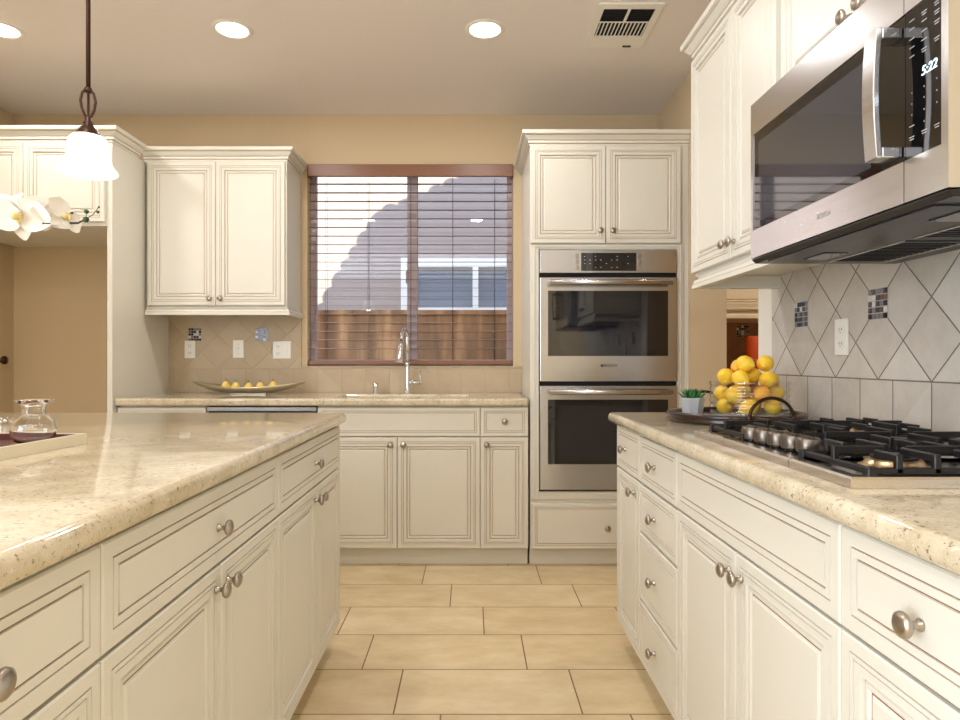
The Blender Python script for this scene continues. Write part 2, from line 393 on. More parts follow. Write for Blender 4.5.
# blind
bl = thing('window_blind', 'brown wooden slatted blind hanging open in the kitchen window', 'blind', ((WX0+WX1)/2, YB+.01, WZ1))
cx = (WX0+WX1)/2; hw = (WX1-WX0)/2-.004
MB().box((-hw, -.035, -.078), (hw, -.018, -.001), VALW).box((-hw, -.018, -.078), (-hw+.015, .05, -.001), VALW).box((hw-.015, -.018, -.078), (hw, .05, -.001), VALW).box((-hw+.015, -.010, -.055), (hw-.015, .045, -.003), VALW).build('valance', bl, bevel=.004)
sl = MB(); zt = -.115; sn = 20; pitch = .0556
for i in range(sn):
    z = zt-i*pitch; t = math.radians(5); dy, dz = .024*math.cos(t), .024*math.sin(t)
    n = sl.add([(-hw+.004, .018-dy, z-dz-.0010), (hw-.004, .018-dy, z-dz-.0010), (hw-.004, .018+dy, z+dz-.0010), (-hw+.004, .018+dy, z+dz-.0010),
                (-hw+.004, .018-dy, z-dz+.0010), (hw-.004, .018-dy, z-dz+.0010), (hw-.004, .018+dy, z+dz+.0010), (-hw+.004, .018+dy, z+dz+.0010)])
    for q in ((3,2,1,0),(4,5,6,7),(0,1,5,4),(1,2,6,5),(2,3,7,6),(3,0,4,7)): sl.face([n+j for j in q], WOODBL)
sl.build('slats', bl)
MB().box((-hw+.004, -.008, -1.274), (hw-.004, .044, -1.246), VALW).build('bottom_rail', bl, bevel=.003)
for x in (-.54, -.27, .0, .27, .54):
    MB().tube([(x, -.0095, -.08), (x, -.0095, -1.25)], .0011, BRONZE, 5).tube([(x, .0445, -.08), (x, .0445, -1.25)], .0011, BRONZE, 5).build('ladder_cord', bl)
# exterior
EXT = mat('neighbour_stucco', lin(164, 148, 138), .9); bump(EXT, noise(EXT, coords(EXT), 25, 4), .4, .01)
FENCEW = mat('fence_wood', lin(150, 100, 66), .8)
_sp = coords(FENCEW, (1.0, 1, .15)); L(FENCEW, ramp(FENCEW, noise(FENCEW, _sp, 7, 4), [(.3, lin(84, 54, 36)), (.5, lin(142, 96, 62)), (.7, lin(196, 150, 104))]), B(FENCEW).inputs['Base Color'])
struct(MB().box((-8, YB+.4, -.5), (9, 12, -.3), mat('dry_ground', lin(170, 150, 120), .9)).build('ground'))
nh = thing('house', 'neighbouring stucco house with a white framed window beyond the fence', 'house', (0, 8.0, -.3))
h = MB(); a0, a1, b0, b1 = -.86, 1.35, 2.02, 2.68
h.box((-8, 0, 0), (a0, .3, 4.4), EXT).box((a1, 0, 0), (9, .3, 4.4), EXT).box((a0, 0, 0), (a1, .3, b0), EXT).box((a0, 0, b1), (a1, .3, 4.4), EXT); h.build('wall', nh)
wn_ = MB().box((a0, -.03, b0), (a0+.17, .06, b1), WHITE).box((a1-.17, -.03, b0), (a1, .06, b1), WHITE).box((a0+.17, -.03, b0), (a1-.17, .06, b0+.05), WHITE).box((a0+.17, -.03, b1-.11), (a1-.17, .06, b1), WHITE).box((.02, -.03, b0+.05), (.09, .06, b1-.11), WHITE).build('window_frame', nh)
MB().box((a0+.17, .03, b0+.05), (a1-.17, .05, b1-.11), mat('blue_grey_glass', lin(112, 124, 136), .35)).build('window_pane', wn_)
fe = thing('fence', 'brown wooden board fence outside the kitchen window', 'fence', (0, 6.2, -.3))
f = MB(); x = -5.
while x < 6: f.box((x, random.uniform(-.006, .006), 0), (x+.1418, .02, 1.86), FENCEW); x += .142
f.build('boards', fe)
MB().box((-5, -.03, 1.86), (6, .05, 1.90), FENCEW).box((-5, .021, .3), (6, .06, .4), FENCEW).box((-5, .021, 1.5), (6, .06, 1.6), FENCEW).build('rails', fe)
# unseen slab added as our roof's edge, outline shaped to shade the neighbour's wall
pts = [(-2.6, .6), (-1.883, 1.84), (-1.66, 2.234), (-1.465, 2.54), (-1.354, 2.726), (-1.169, 2.972), (-.775, 3.10), (-.24, 3.36), (.6, 3.75), (2.2, 4.4), (6, 5.2)]
pts = [(a+.09, b-.06) for a, b in pts]
edge = []; sh = 8.0-4.45; ddx, ddz = .30*sh, .55*sh
for (xa, za), (xb, zb) in zip(pts[:-1], pts[1:]):
    Ls = math.hypot(xb-xa, zb-za); k = max(1, round(Ls/.22))
    for i in range(k):
        for j in range(6):
            t = (i+j/6)/k; bmp = .05*math.sin(PI*j/6)**.7
            nx, nz = -(zb-za)/Ls, (xb-xa)/Ls
            edge.append((xa+(xb-xa)*t+nx*bmp-ddx, za+(zb-za)*t+nz*bmp+ddz))
edge.append((6-ddx, 5.2+ddz)); poly = [(edge[0][0], 2.86)] + edge + [(6-ddx, 2.86)]
poly = [(a, max(b, 2.86)) for a, b in poly]
struct(MB().prism(poly, 4.35, 4.55, EXT, 'y').build('gable_occluder'))

# ================================================================ CABINETRY
DOOR = [(0, 0, 0), (0, .018, 0), (.003, .021, 0), (.022, .021, 0), (.0225, .0185, 1), (.0243, .0185, 0), (.0248, .0212, 0), (.031, .0212, 0), (.0315, .0185, 1), (.0333, .0185, 0), (.0338, .0200, 0),
        (.048, .0200, 0), (.050, .013, 1), (.0522, .013, 0), (.056, .0165, 0), (.061, .0165, 0), (.065, .0125, 1), (.0672, .0125, 0), (.073, .0165, 0)]
DRAWER = [(0, 0, 0), (0, .018, 0), (.003, .021, 0), (.0255, .021, 0), (.026, .0185, 1), (.0280, .0185, 0), (.0285, .021, 0), (.0400, .021, 0), (.0405, .0178, 1), (.0432, .0178, 0), (.0440, .021, 0)]
SMALL = [(0, 0, 0), (0, .018, 0), (.003, .021, 0), (.0185, .021, 0), (.019, .0185, 1), (.0208, .0185, 0), (.0213, .021, 0), (.028, .021, 0), (.0285, .0178, 1), (.0308, .0178, 0), (.0316, .021, 0)]
def knob(parent, x, z, y=-.021, r=.0165):
    k = r/.0175
    o = MB().lathe([(.0001, .0), (.0085*k, .0), (.0085*k, .002), (.0055*k, .005), (.005*k, .012*k), (.0075*k, .0165*k), (.0145*k, .0185*k), (.0175*k, .0225*k), (.0165*k, .0270*k), (.011*k, .0305*k), (.0001, .032*k)], NICKEL, axis='-y', seg=20).build('knob', parent, loc=(x, y, z))
    return o
GLZ = GLAZE
def front(kind, parent, x, z, w, h, kx=None, kz=None, prof=None, glaze=None, kr=.0165):
    p = prof or (DOOR if kind == 'door' else DRAWER)
    o = MB().panel(0, 0, w, h, p, 0, CREAM, glaze or GLZ).build(kind, parent, loc=(x, 0, z))
    if kx is not None: knob(o, kx-x, kz-z, r=kr)
    return o
def body(parent, w, d, z0, z1, toe=.055, toeh=.09, ybk=.0005):
    m = MB().box((0, ybk, z0), (w, d, z1), CREAM)
    if toe is not None: m.box((0, toe, 0), (w, d, z0), CREAM)
    return m.build('body', parent)
Z0, ZM, ZT = .092, .705, .868
gp = .0018
# ---- island (faces +X)
IX = -.533
def isl(name, y0, y1, label, cat='cabinet'): return thing(name, label, cat, (IX, y0, 0), PI/2, 'island cabinets')
def split_unit(t, w, sp=None, kz=.66, draw=True, top=DRAWER):
    front('drawer', t, gp, ZM+.003, w-2*gp, ZT-.006-ZM, w/2, (ZM+ZT)/2-.005, prof=top) if draw else front('false_drawer_front', t, gp, ZM+.003, w-2*gp, ZT-.006-ZM, prof=top)
    sp = sp or w/2
    front('door', t, gp, Z0+.008, sp-2*gp, ZM-.003-Z0-.008, sp-.030, kz); front('door', t, sp+gp, Z0+.008, w-sp-2*gp, ZM-.003-Z0-.008, sp+.032, kz)
t = isl('base_cabinet', .902, 1.73, 'middle island cabinet with one wide drawer over two doors'); body(t, .828, .60, Z0, .874); split_unit(t, .828, .432)
t = isl('base_cabinet', 1.73, 2.54, 'far end island cabinet, nearest the sink wall, drawer over two doors'); body(t, .810, .60, Z0, .874); split_unit(t, .810, .437)
t = isl('base_cabinet', .44, .902, 'nearest island cabinet, cut off at the lower left corner of the photo'); body(t, .462, .60, Z0, .874)
front('drawer', t, gp, ZM+.003, .462-2*gp, ZT-.006-ZM, .238, .782, kr=.0175); front('door', t, gp, Z0+.008, .462-2*gp, ZM-.003-Z0-.008)
# back half of the island
t = thing('base_cabinet', 'plain back half of the island under the worktop', 'cabinet', (IX-.601, .44, 0), PI/2, 'island cabinets')
MB().box((0, .0005, .0), (2.10, .80, .874), CREAM).build('body', t)

def top_mesh(x0, x1, y0, y1, name, label, loc):
    t = MB().box((x0-loc[0], y0-loc[1], 0), (x1-loc[0], y1-loc[1], .040), GRANITE).build(name, bevel=.0165, seg=5, loc=loc)
    for p in t.data.polygons: p.use_smooth = True
    return tag(t, label, 'worktop')
top_mesh(-1.96, -.491, .38, 2.575, 'worktop', 'beige speckled granite worktop on the island at the left', (-.515, 1.5, .8742))
# ---- right run (faces -X)
RX = .596
def rt(name, yfar, ynear, label): return thing(name, label, 'cabinet', (RX, yfar, 0), -PI/2, 'cabinets under the hob worktop')
t = rt('base_cabinet', 2.565, 2.218, 'narrow cabinet at the far end of the hob run, small drawer over one door'); body(t, .347, .583, Z0, .874)
front('drawer', t, gp, ZM+.003, .347-2*gp, ZT-.006-ZM, .15, .79, prof=SMALL); front('door', t, gp, Z0+.008, .347-2*gp, ZM-.003-Z0-.008, .27, .655)
t = rt('base_cabinet', 2.218, 1.818, 'four drawer cabinet in the hob run, each drawer with one knob'); body(t, .400, .583, Z0, .874)
for za, zb in ((ZM, ZT-.003), (.540, ZM-.003), (.310, .537), (Z0+.006, .307)):
    front('drawer', t, gp, za+.003, .400-2*gp, zb-za-.006, .185, (za+zb)/2, prof=SMALL)
t = rt('base_cabinet', 1.818, 1.013, 'wide cabinet under the hob with a knobless false drawer over two doors'); body(t, .805, .583, Z0, .874)
split_unit(t, .805, .405, .655, False, DRAWER)
t = rt('base_cabinet', 1.013, .42, 'nearest cabinet of the hob run, at the lower right corner of the photo'); body(t, .593, .583, Z0, .874)
front('drawer', t, gp, ZM+.003, .593-2*gp, ZT-.006-ZM, .182, .782, kr=.0175); front('door', t, gp, Z0+.008, .593-2*gp, ZM-.003-Z0-.008)
top_mesh(.546, XR-.0005, .38, 2.60, 'worktop', 'beige granite worktop carrying the gas hob and lemon tray', (.9, 1.5, .8742))
GLZ = GLAZE3
# ---- back run (faces -Y)
BY = 3.551; sc = 184.1
X_ = lambda px: (px-471)/sc
def bk(x0, label, name='base_cabinet'): return thing(name, label, 'cabinet', (x0, BY, 0), 0, 'cabinets under the sink worktop')
dz_ = YB-BY-.015
xa, xb, xc, xd, xe = -1.924, X_(206), X_(317.3), X_(480.3), X_(528.6)
t = bk(xa, 'cabinet against the fridge alcove panel, left of the dishwasher'); body(t, xb-xa, dz_, Z0, .8745, .035)
front('drawer', t, gp, ZM+.003, xb-xa-2*gp, ZT-.006-ZM, .24, .78, prof=SMALL); front('door', t, gp, Z0+.008, xb-xa-2*gp, ZM-.003-Z0-.008, .42, .66)
t = bk(xc, 'sink cabinet with knobless false front over two doors'); body(t, xd-xc, dz_, Z0, .8745, .035)
wS = xd-xc; front('false_drawer_front', t, gp, ZM+.003, wS-2*gp, ZT-.006-ZM, prof=SMALL)
front('door', t, gp, Z0+.008, wS*.49-2*gp, ZM-.003-Z0-.008, wS*.49-.035, .662); front('door', t, wS*.49+gp, Z0+.008, wS*.51-2*gp, ZM-.003-Z0-.008, wS*.49+.035, .662)
t = bk(xd, 'narrow cabinet between the sink cabinet and the oven tower'); body(t, xe-xd-.001, dz_, Z0, .8745, .035)
wS = xe-xd; front('drawer', t, gp, ZM+.003, wS-2*gp, ZT-.006-ZM, wS/2, .79, prof=SMALL); front('door', t, gp, Z0+.008, wS-2*gp, ZM-.003-Z0-.008, .035, .662)
# dishwasher
t = thing('dishwasher', 'built in dishwasher under the sink worktop, its dark top edge showing', 'dishwasher', (xb, BY, 0)); wS = xc-xb
MB().box((.004, .005, .09), (wS-.004, dz_, .868), BLACKP).box((.004, .04, 0), (wS-.004, .3, .09), BLACKMAT).build('body', t)
MB().box((.005, -.026, .845), (wS-.005, .0045, .868), STEEL).build('control_strip', t, bevel=.003)
MB().box((.005, -.030, .10), (wS-.005, .0045, .832), STEEL).build('door', t, bevel=.004)
# sink worktop with the sink opening
SX0, SX1, SY0, SY1 = -.76, -.02, 3.60, 3.97
c = MB(); zA, zB = .8746, .9146
xs = [-1.9245, SX0, SX1, xe-.0015]; ys = [3.502, SY0, SY1, YB-.0115]
vi = {}
for k, z in ((0, zA), (1, zB)):
    for i, x in enumerate(xs):
        for j, y in enumerate(ys): vi[i, j, k] = c.add([(x, y, z)])
for i in range(3):
    for j in range(3):
        if (i, j) == (1, 1): continue
        c.face([vi[i,j,1], vi[i+1,j,1], vi[i+1,j+1,1], vi[i,j+1,1]], GRANITE); c.face([vi[i,j+1,0], vi[i+1,j+1,0], vi[i+1,j,0], vi[i,j,0]], GRANITE)
for i in range(3):
    c.face([vi[i,0,0], vi[i+1,0,0], vi[i+1,0,1], vi[i,0,1]], GRANITE); c.face([vi[i+1,3,0], vi[i,3,0], vi[i,3,1], vi[i+1,3,1]], GRANITE)
    c.face([vi[0,i+1,0], vi[0,i,0], vi[0,i,1], vi[0,i+1,1]], GRANITE); c.face([vi[3,i,0], vi[3,i+1,0], vi[3,i+1,1], vi[3,i,1]], GRANITE)
c.face([vi[1,1,1], vi[2,1,1], vi[2,1,0], vi[1,1,0]], GRANITE); c.face([vi[2,2,1], vi[1,2,1], vi[1,2,0], vi[2,2,0]], GRANITE)
c.face([vi[1,2,1], vi[1,1,1], vi[1,1,0], vi[1,2,0]], GRANITE); c.face([vi[2,1,1], vi[2,2,1], vi[2,2,0], vi[2,1,0]], GRANITE)
ct = c.build('worktop', bevel=.012, seg=4); tag(ct, 'beige granite worktop under the window with the sink cut into it', 'worktop')
s_ = MB(); e = .004
s_.box((SX0-e, SY0-e, .70), (SX1+e, SY1+e, .704), STEELDK)
s_.box((SX0-.012, SY0-.012, .70), (SX0-.001, SY1+.012, .8735), STEEL).box((SX1+.001, SY0-.012, .70), (SX1+.012, SY1+.012, .8735), STEEL)
s_.box((SX0-.001, SY0-.012, .70), (SX1+.001, SY0-.001, .8735), STEEL).box((SX0-.001, SY1+.001, .70), (SX1+.001, SY1+.012, .8735), STEEL)
sk = s_.build('sink'); tag(sk, 'undermount steel sink set in the worktop below the window', 'sink')

# ---- crown, light rail
CROWN = [(0, 0, 0), (.004, 0, 0), (.004, .010, 1), (.0045, .0125, 0), (.012, .0145, 0), (.012, .026, 1), (.0125, .0285, 0), (.018, .032, 0), (.030, .047, 0), (.033, .051, 1), (.0335, .0535, 0), (.044, .057, 0), (.046, .075, 0), (0, .075, 0)]
RAIL = [(0, -.002, 0), (.003, -.002, 0), (.003, -.014, 1), (.004, -.0165, 0), (.012, -.018, 0), (.016, -.028, 0), (.016, -.032, 1), (.017, -.034, 0), (.020, -.036, 0), (.020, -.050, 0), (-.012, -.050, 0), (-.012, -.002, 0)]
CZ = 2.292
def crown(parent, path, z): 
    return MB().sweep(path, [(o, zz+z, g) for o, zz, g in CROWN], CREAM, GLAZE2).build('crown_molding', parent)
def rail(parent, path, z):
    return MB().sweep(path, [(o, zz+z, g) for o, zz, g in RAIL], CREAM, GLAZE2).build('light_rail', parent)
# upper cabinet left of window
UY = 3.831; sU = 650/3.81
ux0, ux1 = -1.912, -1.085; wU = ux1-ux0; dU = YB-UY-.012
t = thing('wall_cabinet', 'two door upper cabinet hanging left of the kitchen window', 'cabinet', (ux0, UY, 1.438), 0)
MB().box((0, .0005, 0), (wU, dU, CZ-1.438), CREAM).build('body', t)
xm = (215.5-471)/sU-ux0; xr_ = wU-.008; xl_ = (147.5-471)/sU-ux0
front('door', t, xl_, .006, xm-xl_-gp, CZ-1.438-.012, xm-.030, .045); front('door', t, xm+gp, .006, xr_-xm-gp, CZ-1.438-.012, xm+.032, .045)
crown(t, [(-.0125, 0), (wU, 0), (wU, dU)], CZ-1.438); rail(t, [(0.0, 0), (wU, 0), (wU, dU)], 0)
# fridge alcove surround
t = thing('refrigerator_surround', 'tall cream cabinet framing the empty refrigerator alcove, with high doors', 'cabinet', (-1.926, 3.49, 0), 0)
MB().box((-.027, 0, 0), (0, YB-3.49-.001, CZ), CREAM).build('side_panel', t)
fw = .966
MB().box((-fw, .0005, 1.842), (-.0275, YB-3.49-.001, CZ), CREAM).build('body', t)
xs_ = (25.5-471)/(650/3.49)+1.926
front('door', t, xs_+gp, 1.862, -.028-xs_-gp-.004, CZ-.008-1.862); front('door', t, -fw+.004, 1.862, xs_+fw-gp-.004, CZ-.008-1.862)
crown(t, [(-fw, -.0005), (0.0005, -.0005), (0.0005, .2755)], CZ)
# oven tower
tx0, tx1 = .323, 1.1885; wT = tx1-tx0
t = thing('oven_tower', 'tall cream cabinet housing the double wall oven, doors above and drawer below', 'cabinet', (tx0, BY, 0), 0)
dT = YB-BY-.001
zz = lambda py: 1.12-(py-360.5)/sc
xo0, xo1 = X_(539.5)-tx0, X_(677)-tx0; zo0, zo1 = zz(491.5), zz(249.5)
b_ = MB(); y0_ = .0005
b_.box((0, y0_, Z0), (xo0, dT, CZ), CREAM).box((xo1, y0_, Z0), (wT, dT, CZ), CREAM).box((xo0, y0_, Z0), (xo1, dT, zo0), CREAM).box((xo0, y0_, zo1), (xo1, dT, CZ), CREAM)
b_.box((xo0, .5, zo0), (xo1, dT, zo1), CREAM).box((0, .035, 0), (wT, dT, Z0), CREAM).build('body', t)
x605 = X_(606)-tx0
zd0, zd1 = zz(243), CZ-.006
front('door', t, .004, zd0, x605-.004-gp, zd1-zd0, x605-.032, zd0+.065); front('door', t, x605+gp, zd0, X_(681)-tx0-x605-gp, zd1-zd0, x605+.035, zd0+.065)
front('drawer', t, .006, zz(549), X_(684)-tx0-.006, zz(503.5)-zz(549), X_(607)-tx0, zz(528), prof=SMALL)
# frame moulding round the ovens
fr = MB(); zf1, zf0 = zz(244.5), zz(500)
for (p0, p1, q0, q1, o, mm) in ((.006, X_(684)-tx0, zf0, zf1, .009, CREAM),):
    fr.box((p0, -o, q0), (xo0-.003, 0, q1), mm).box((xo1+.003, -o, q0), (p1, 0, q1), mm).box((xo0-.003, -o, zo1+.003), (xo1+.003, 0, q1), mm).box((xo0-.003, -o, q0), (xo1+.003, 0, zo0-.003), mm)
    fr.box((p0+.012, -o-.006, q0+.004), (p0+.020, -o, q1-.004), mm).box((p1-.020, -o-.006, q0+.004), (p1-.012, -o, q1-.004), mm).box((p0+.0205, -o-.006, q1-.012), (p1-.0205, -o, q1-.004), mm)
fr.build('oven_frame', t, bevel=.002)
crown(t, [(0, dT), (0, 0), (wT, 0)], CZ)
# double oven
ow = xo1-xo0-.004; ov = thing('double_oven', 'stainless double wall oven built into the tall cabinet', 'oven', (tx0+xo0+.002, BY, zo0+.001), 0)
Zl = lambda py: zz(py)-zo0-.001; Xl = lambda px: X_(px)-tx0-xo0-.002
MB().box((.004, .0, .004), (ow-.004, .48, zo1-zo0-.004), BLACKP).build('casing', ov)
cp = MB().box((0, -.024, Zl(273)), (ow, -.0005, Zl(250)), STEEL).build('control_panel', ov, bevel=.002)
for xx in (577, 639.5):
    for k in range(3): MB().box((Xl(xx)-.010, -.0268, Zl(270.5-k*6)), (Xl(xx)+.009, -.0242, Zl(265.7-k*6)), NICKEL).build('button', cp, bevel=.001)
km = MB().box((Xl(581), -.0255, Zl(271)), (Xl(636), -.0242, Zl(253)), BLACKGL); rr = random.Random(3)
for i in range(9):
    for py in (256.5, 260, 263.5, 267.5):
        if rr.random() < .6: km.box((Xl(584+i*5.4), -.0258, Zl(py+.45)), (Xl(584+i*5.4)+.006, -.0255, Zl(py-.2)), KEYS)
km.build('touch_screen', cp)
def oven_door(zt_, zb_, gt, gb, ht, hb, logo):
    d = MB().box((0, -.03, Zl(zb_)), (ow, -.0005, Zl(zt_)), STEEL).build('oven_door', ov, bevel=.003)
    MB().box((Xl(547.7), -.0325, Zl(gb)), (Xl(667.5), -.0302, Zl(gt)), BLACKGL).build('door_glass', d, bevel=.001)
    MB().box((Xl(559.5), -.0332, Zl(gb-5)), (Xl(654), -.0326, Zl(gt+6)), OVENIN).build('door_window', d)
    hz = Zl((ht+hb)/2)
    MB().tube([(Xl(548), -.078, hz), (Xl(669.5), -.078, hz)], .015, STEEL, 16).box((Xl(553), -.070, hz-.011), (Xl(556), -.030, hz+.011), STEEL).box((Xl(662), -.070, hz-.011), (Xl(665), -.030, hz+.011), STEEL).build('handle', d)
    if logo:
        text_mesh('logo_lettering', 'BOSCH', .021, BLACKMAT, d, (Xl(610), -.0302, Zl(365.6)), spacing=1.12, bold=.0001)
        MB().lathe([(.0068, 0), (.0068, .0006)], BLACKMAT, (Xl(601.6), -.0302, Zl(365.6)), '-y', 16).lathe([(.0045, .0003), (.0045, .0006)], STEEL, (Xl(601.6), -.0302, Zl(365.6)), '-y', 16).box((Xl(601.6)-.0045, -.0310, Zl(365.6)-.0008), (Xl(601.6)+.0045, -.0308, Zl(365.6)+.0008), BLACKP).build('logo_ring', d)
oven_door(277.5, 381.5, 291, 356, 280, 286.5, True); oven_door(385.8, 489.5, 399.5, 464, 388.5, 394.5, False)
MB().box((-.001, -.012, Zl(277.3)), (ow+.001, -.0008, Zl(273.2)), BLACKMAT).build('vent_gap', ov)
MB().box((-.001, -.012, Zl(385.5)), (ow+.001, -.0008, Zl(381.8)), BLACKMAT).build('vent_gap', ov)
MB().box((-.001, -.014, .001), (ow+.001, -.0008, Zl(489.7)), BLACKMAT).build('vent_gap', ov)

# ---- right wall cabinets (face -X)
CXR = .871; d2 = XR-CXR-.001; zr = 1.445
t = thing('wall_cabinet', 'two door upper cabinet on the right wall beside the microwave', 'cabinet', (CXR, 2.52, zr), -PI/2)
wR = 2.52-1.8065
MB().box((0, .0005, 0), (wR, d2, CZ-.012-zr), CREAM).build('body', t)
spx = 2.52-2.128
front('door', t, .006, .010, spx-.006-gp, CZ-.012-zr-.018, spx-.030, .06); front('door', t, spx+gp, .010, wR-.012-spx-gp, CZ-.012-zr-.018, spx+.030, .06)
crown(t, [(0, d2), (0, 0), (wR-.001, 0)], CZ-.012-zr); rail(t, [(.035, d2), (.035, 0), (wR-.001, 0)], 0)
t = thing('wall_cabinet', 'upper cabinet above the microwave, mostly hidden by it', 'cabinet', (CXR, 1.805, 1.828), -PI/2); wM = 1.805-1.05
MB().box((0, .0005, 0), (wM, d2, CZ-.012-1.828), CREAM).build('body', t)
front('door', t, .020, .008, wM/2-.020-gp, CZ-.012-1.828-.016, wM/2-.030, .062); front('door', t, wM/2+gp, .008, wM/2-.022-gp, CZ-.012-1.828-.016, wM/2+.030, .062)
crown(t, [(0, 0), (wM, 0)], CZ-.012-1.828)

# ---- microwave
mw = thing('microwave', 'stainless over the range microwave showing 5:22 on its display', 'microwave', (.776, 1.8035, 1.388), -PI/2)
mW, mH = .747, .438; my = lambda px, X=.776: 1.8035-650*X/(px-471)          # local x of a picture column
MB().box((.002, .030, .012), (mW-.002, .400, mH), mat('grey_enamel', lin(178, 180, 188), .45)).build('case', mw)
zb0, zg0, zg1 = .014, .089, .352      # bottom of front, glass bottom, glass top
xpan = 1.8035-1.165
fr = MB(); fr.box((0, 0, zb0), (xpan-.001, .029, zg0), STEELMW).box((0, 0, zg0), (.012, .029, zg1), STEELMW).box((0, 0, zg1), (xpan-.001, .029, mH), STEELMW).build('door_frame', mw)
dg = MB().box((.012, .003, zg0), (xpan-.001, .029, zg1), BLACKGL).build('door_glass', mw)
MB().box((.045, .0022, zg0+.018), (xpan-.100, .0029, zg1-.028), MWGLASS).build('door_window', dg)
pf = MB(); pf.box((xpan+.001, 0, zb0), (mW, .029, zg0), STEELMW).box((mW-.016, 0, zg0), (mW, .029, zg1), STEELMW).box((xpan+.001, 0, zg1), (mW, .029, mH), STEELMW).build('panel_frame', mw)
km = MB().box((xpan+.001, .0025, zg0), (mW-.0165, .029, zg1), BLACKGL); rr = random.Random(5)
for px, pys in ((910.5, (21.5, 30, 40, 48.5, 57.5, 93, 104, 115, 127, 138)), (922.8, (12, 21, 31, 40, 49, 86, 97, 109, 121, 131)), (935.5, (2, 11, 21, 38, 78, 90, 102, 125))):
    Yk = 504.4/(px-471)
    for py in pys:
        z = 1.12+(360.5-py)*Yk/650-1.388; xk = 1.8035-Yk
        small = 70 < py < 123
        if small: km.box((xk-.001, .0021, z-.001), (xk+.001, .0024, z+.001), KEYS)
        else:
            km.box((xk-.0065, .0021, z+.001), (xk+.0065, .0024, z+.0022), KEYS)
            if rr.random() < .6: km.box((xk-.005, .0021, z-.0035), (xk+.005, .0024, z-.0022), KEYS)
pg = km.build('control_panel', mw)
text_mesh('clock_display', '5:22', .0225, DISPLAY, pg, (1.8035-1.104, .0021, 1.618-1.388), shear=.15)
text_mesh('logo_lettering', 'BOSCH', .0165, LOGOG, mw, (1.8035-1.43, -.0003, 1.440-1.388))
hx = 1.8035-1.190; hpts = []
for i in range(13):
    a = i/12; hpts.append((hx, -.045-.006*math.sin(PI*a), .098+a*.236))
hd = MB()
for i in range(12):
    a, b2 = hpts[i], hpts[i+1]
    n = hd.add([(a[0]-.0175, a[1], a[2]), (a[0]+.0175, a[1], a[2]), (a[0]+.0175, a[1]+.012, a[2]), (a[0]-.0175, a[1]+.012, a[2]), (b2[0]-.0175, b2[1], b2[2]), (b2[0]+.0175, b2[1], b2[2]), (b2[0]+.0175, b2[1]+.012, b2[2]), (b2[0]-.0175, b2[1]+.012, b2[2])])
    for q in ((0,1,5,4),(1,2,6,5),(2,3,7,6),(3,0,4,7)) + (((3,2,1,0),) if i == 0 else ()) + (((4,5,6,7),) if i == 11 else ()): hd.face([n+j for j in q], STEELMW)
hd.box((hx-.0175, -.034, .0985), (hx+.0175, .0024, .118), STEELMW).box((hx-.0175, -.034, .314), (hx+.0175, .0024, .3335), STEELMW)
hd.build('handle', mw, bevel=.002)
un = MB().prism([(.012, .0), (.40, .0), (.40, .0115), (.002, .0115), (.002, .009)], .004, mW-.004, BLACKP, 'x').build('underside', mw)
for x0_ in (.09, .56): MB().box((x0_, .10, -.0025), (x0_+.10, .16, .0005), MWGLASS).build('lamp_lens', un)
for x0_ in (.06, .40):
    vt = MB()
    vt.box((x0_, .19, -.002), (x0_+.29, .33, .0005), STEELDK); vt.box((x0_-.008, .182, -.004), (x0_+.298, .19, .0005), STEELMW); vt.box((x0_-.008, .33, -.004), (x0_+.298, .338, .0005), STEELMW)
    for k in range(13): vt.box((x0_+.01+k*.021, .195, -.0032), (x0_+.017+k*.021, .325, -.002), BLACKMAT)
    vt.build('grease_filter', un)
MB().box((.06, .02, -.003), (mW-.06, .07, .0005), STEELDK).build('intake_grille', un)

# ================================================================ SMALL THINGS ON THE WALLS
def mosaic(name, c, axis, label, size=.089, n=5, seed=1):
    """c = centre on the wall; axis 'x' faces -x (right wall), 'y' faces -y"""
    t = thing(name, label, 'tile', c, -PI/2 if axis == 'x' else 0, 'mosaic accent tiles')
    rr = random.Random(seed); m = MB().box((-size/2, -.0012, -size/2), (size/2, 0, size/2), GROUT); s = size/n
    for i in range(n):
        for j in range(n): m.box((-size/2+i*s+.0014, -.0030, -size/2+j*s+.0014), (-size/2+(i+1)*s-.0014, -.0011, -size/2+(j+1)*s-.0014), rr.choice(MOSAIC+[MOSAIC[0], MOSAIC[1]]))
    m.build('tile_chips', t); return t
mosaic('mosaic_tile', (XR-.0112, 1.8815, 1.284), 'x', 'mosaic accent tile in the right backsplash, under the microwave', seed=2)
mosaic('mosaic_tile', (XR-.0112, 2.318, 1.284), 'x', 'mosaic accent tile in the right backsplash, nearest the doorway', seed=3)
pb = lambda px, py, Y=YB-.011: ((px-471)*Y/650, Y-.0002, 1.12+(360.5-py)*Y/650)
mosaic('mosaic_tile', pb(195, 334.5), 'y', 'mosaic accent tile above the left outlet on the sink wall', .082, seed=4)
mosaic('mosaic_tile', pb(262, 334.5), 'y', 'mosaic accent tile between the switch and double plate on the sink wall', .082, seed=5)
mosaic('mosaic_tile', pb(742.5, 331.5, 4.838), 'y', 'dim mosaic accent tile in the pantry beyond the doorway', .09, seed=6)
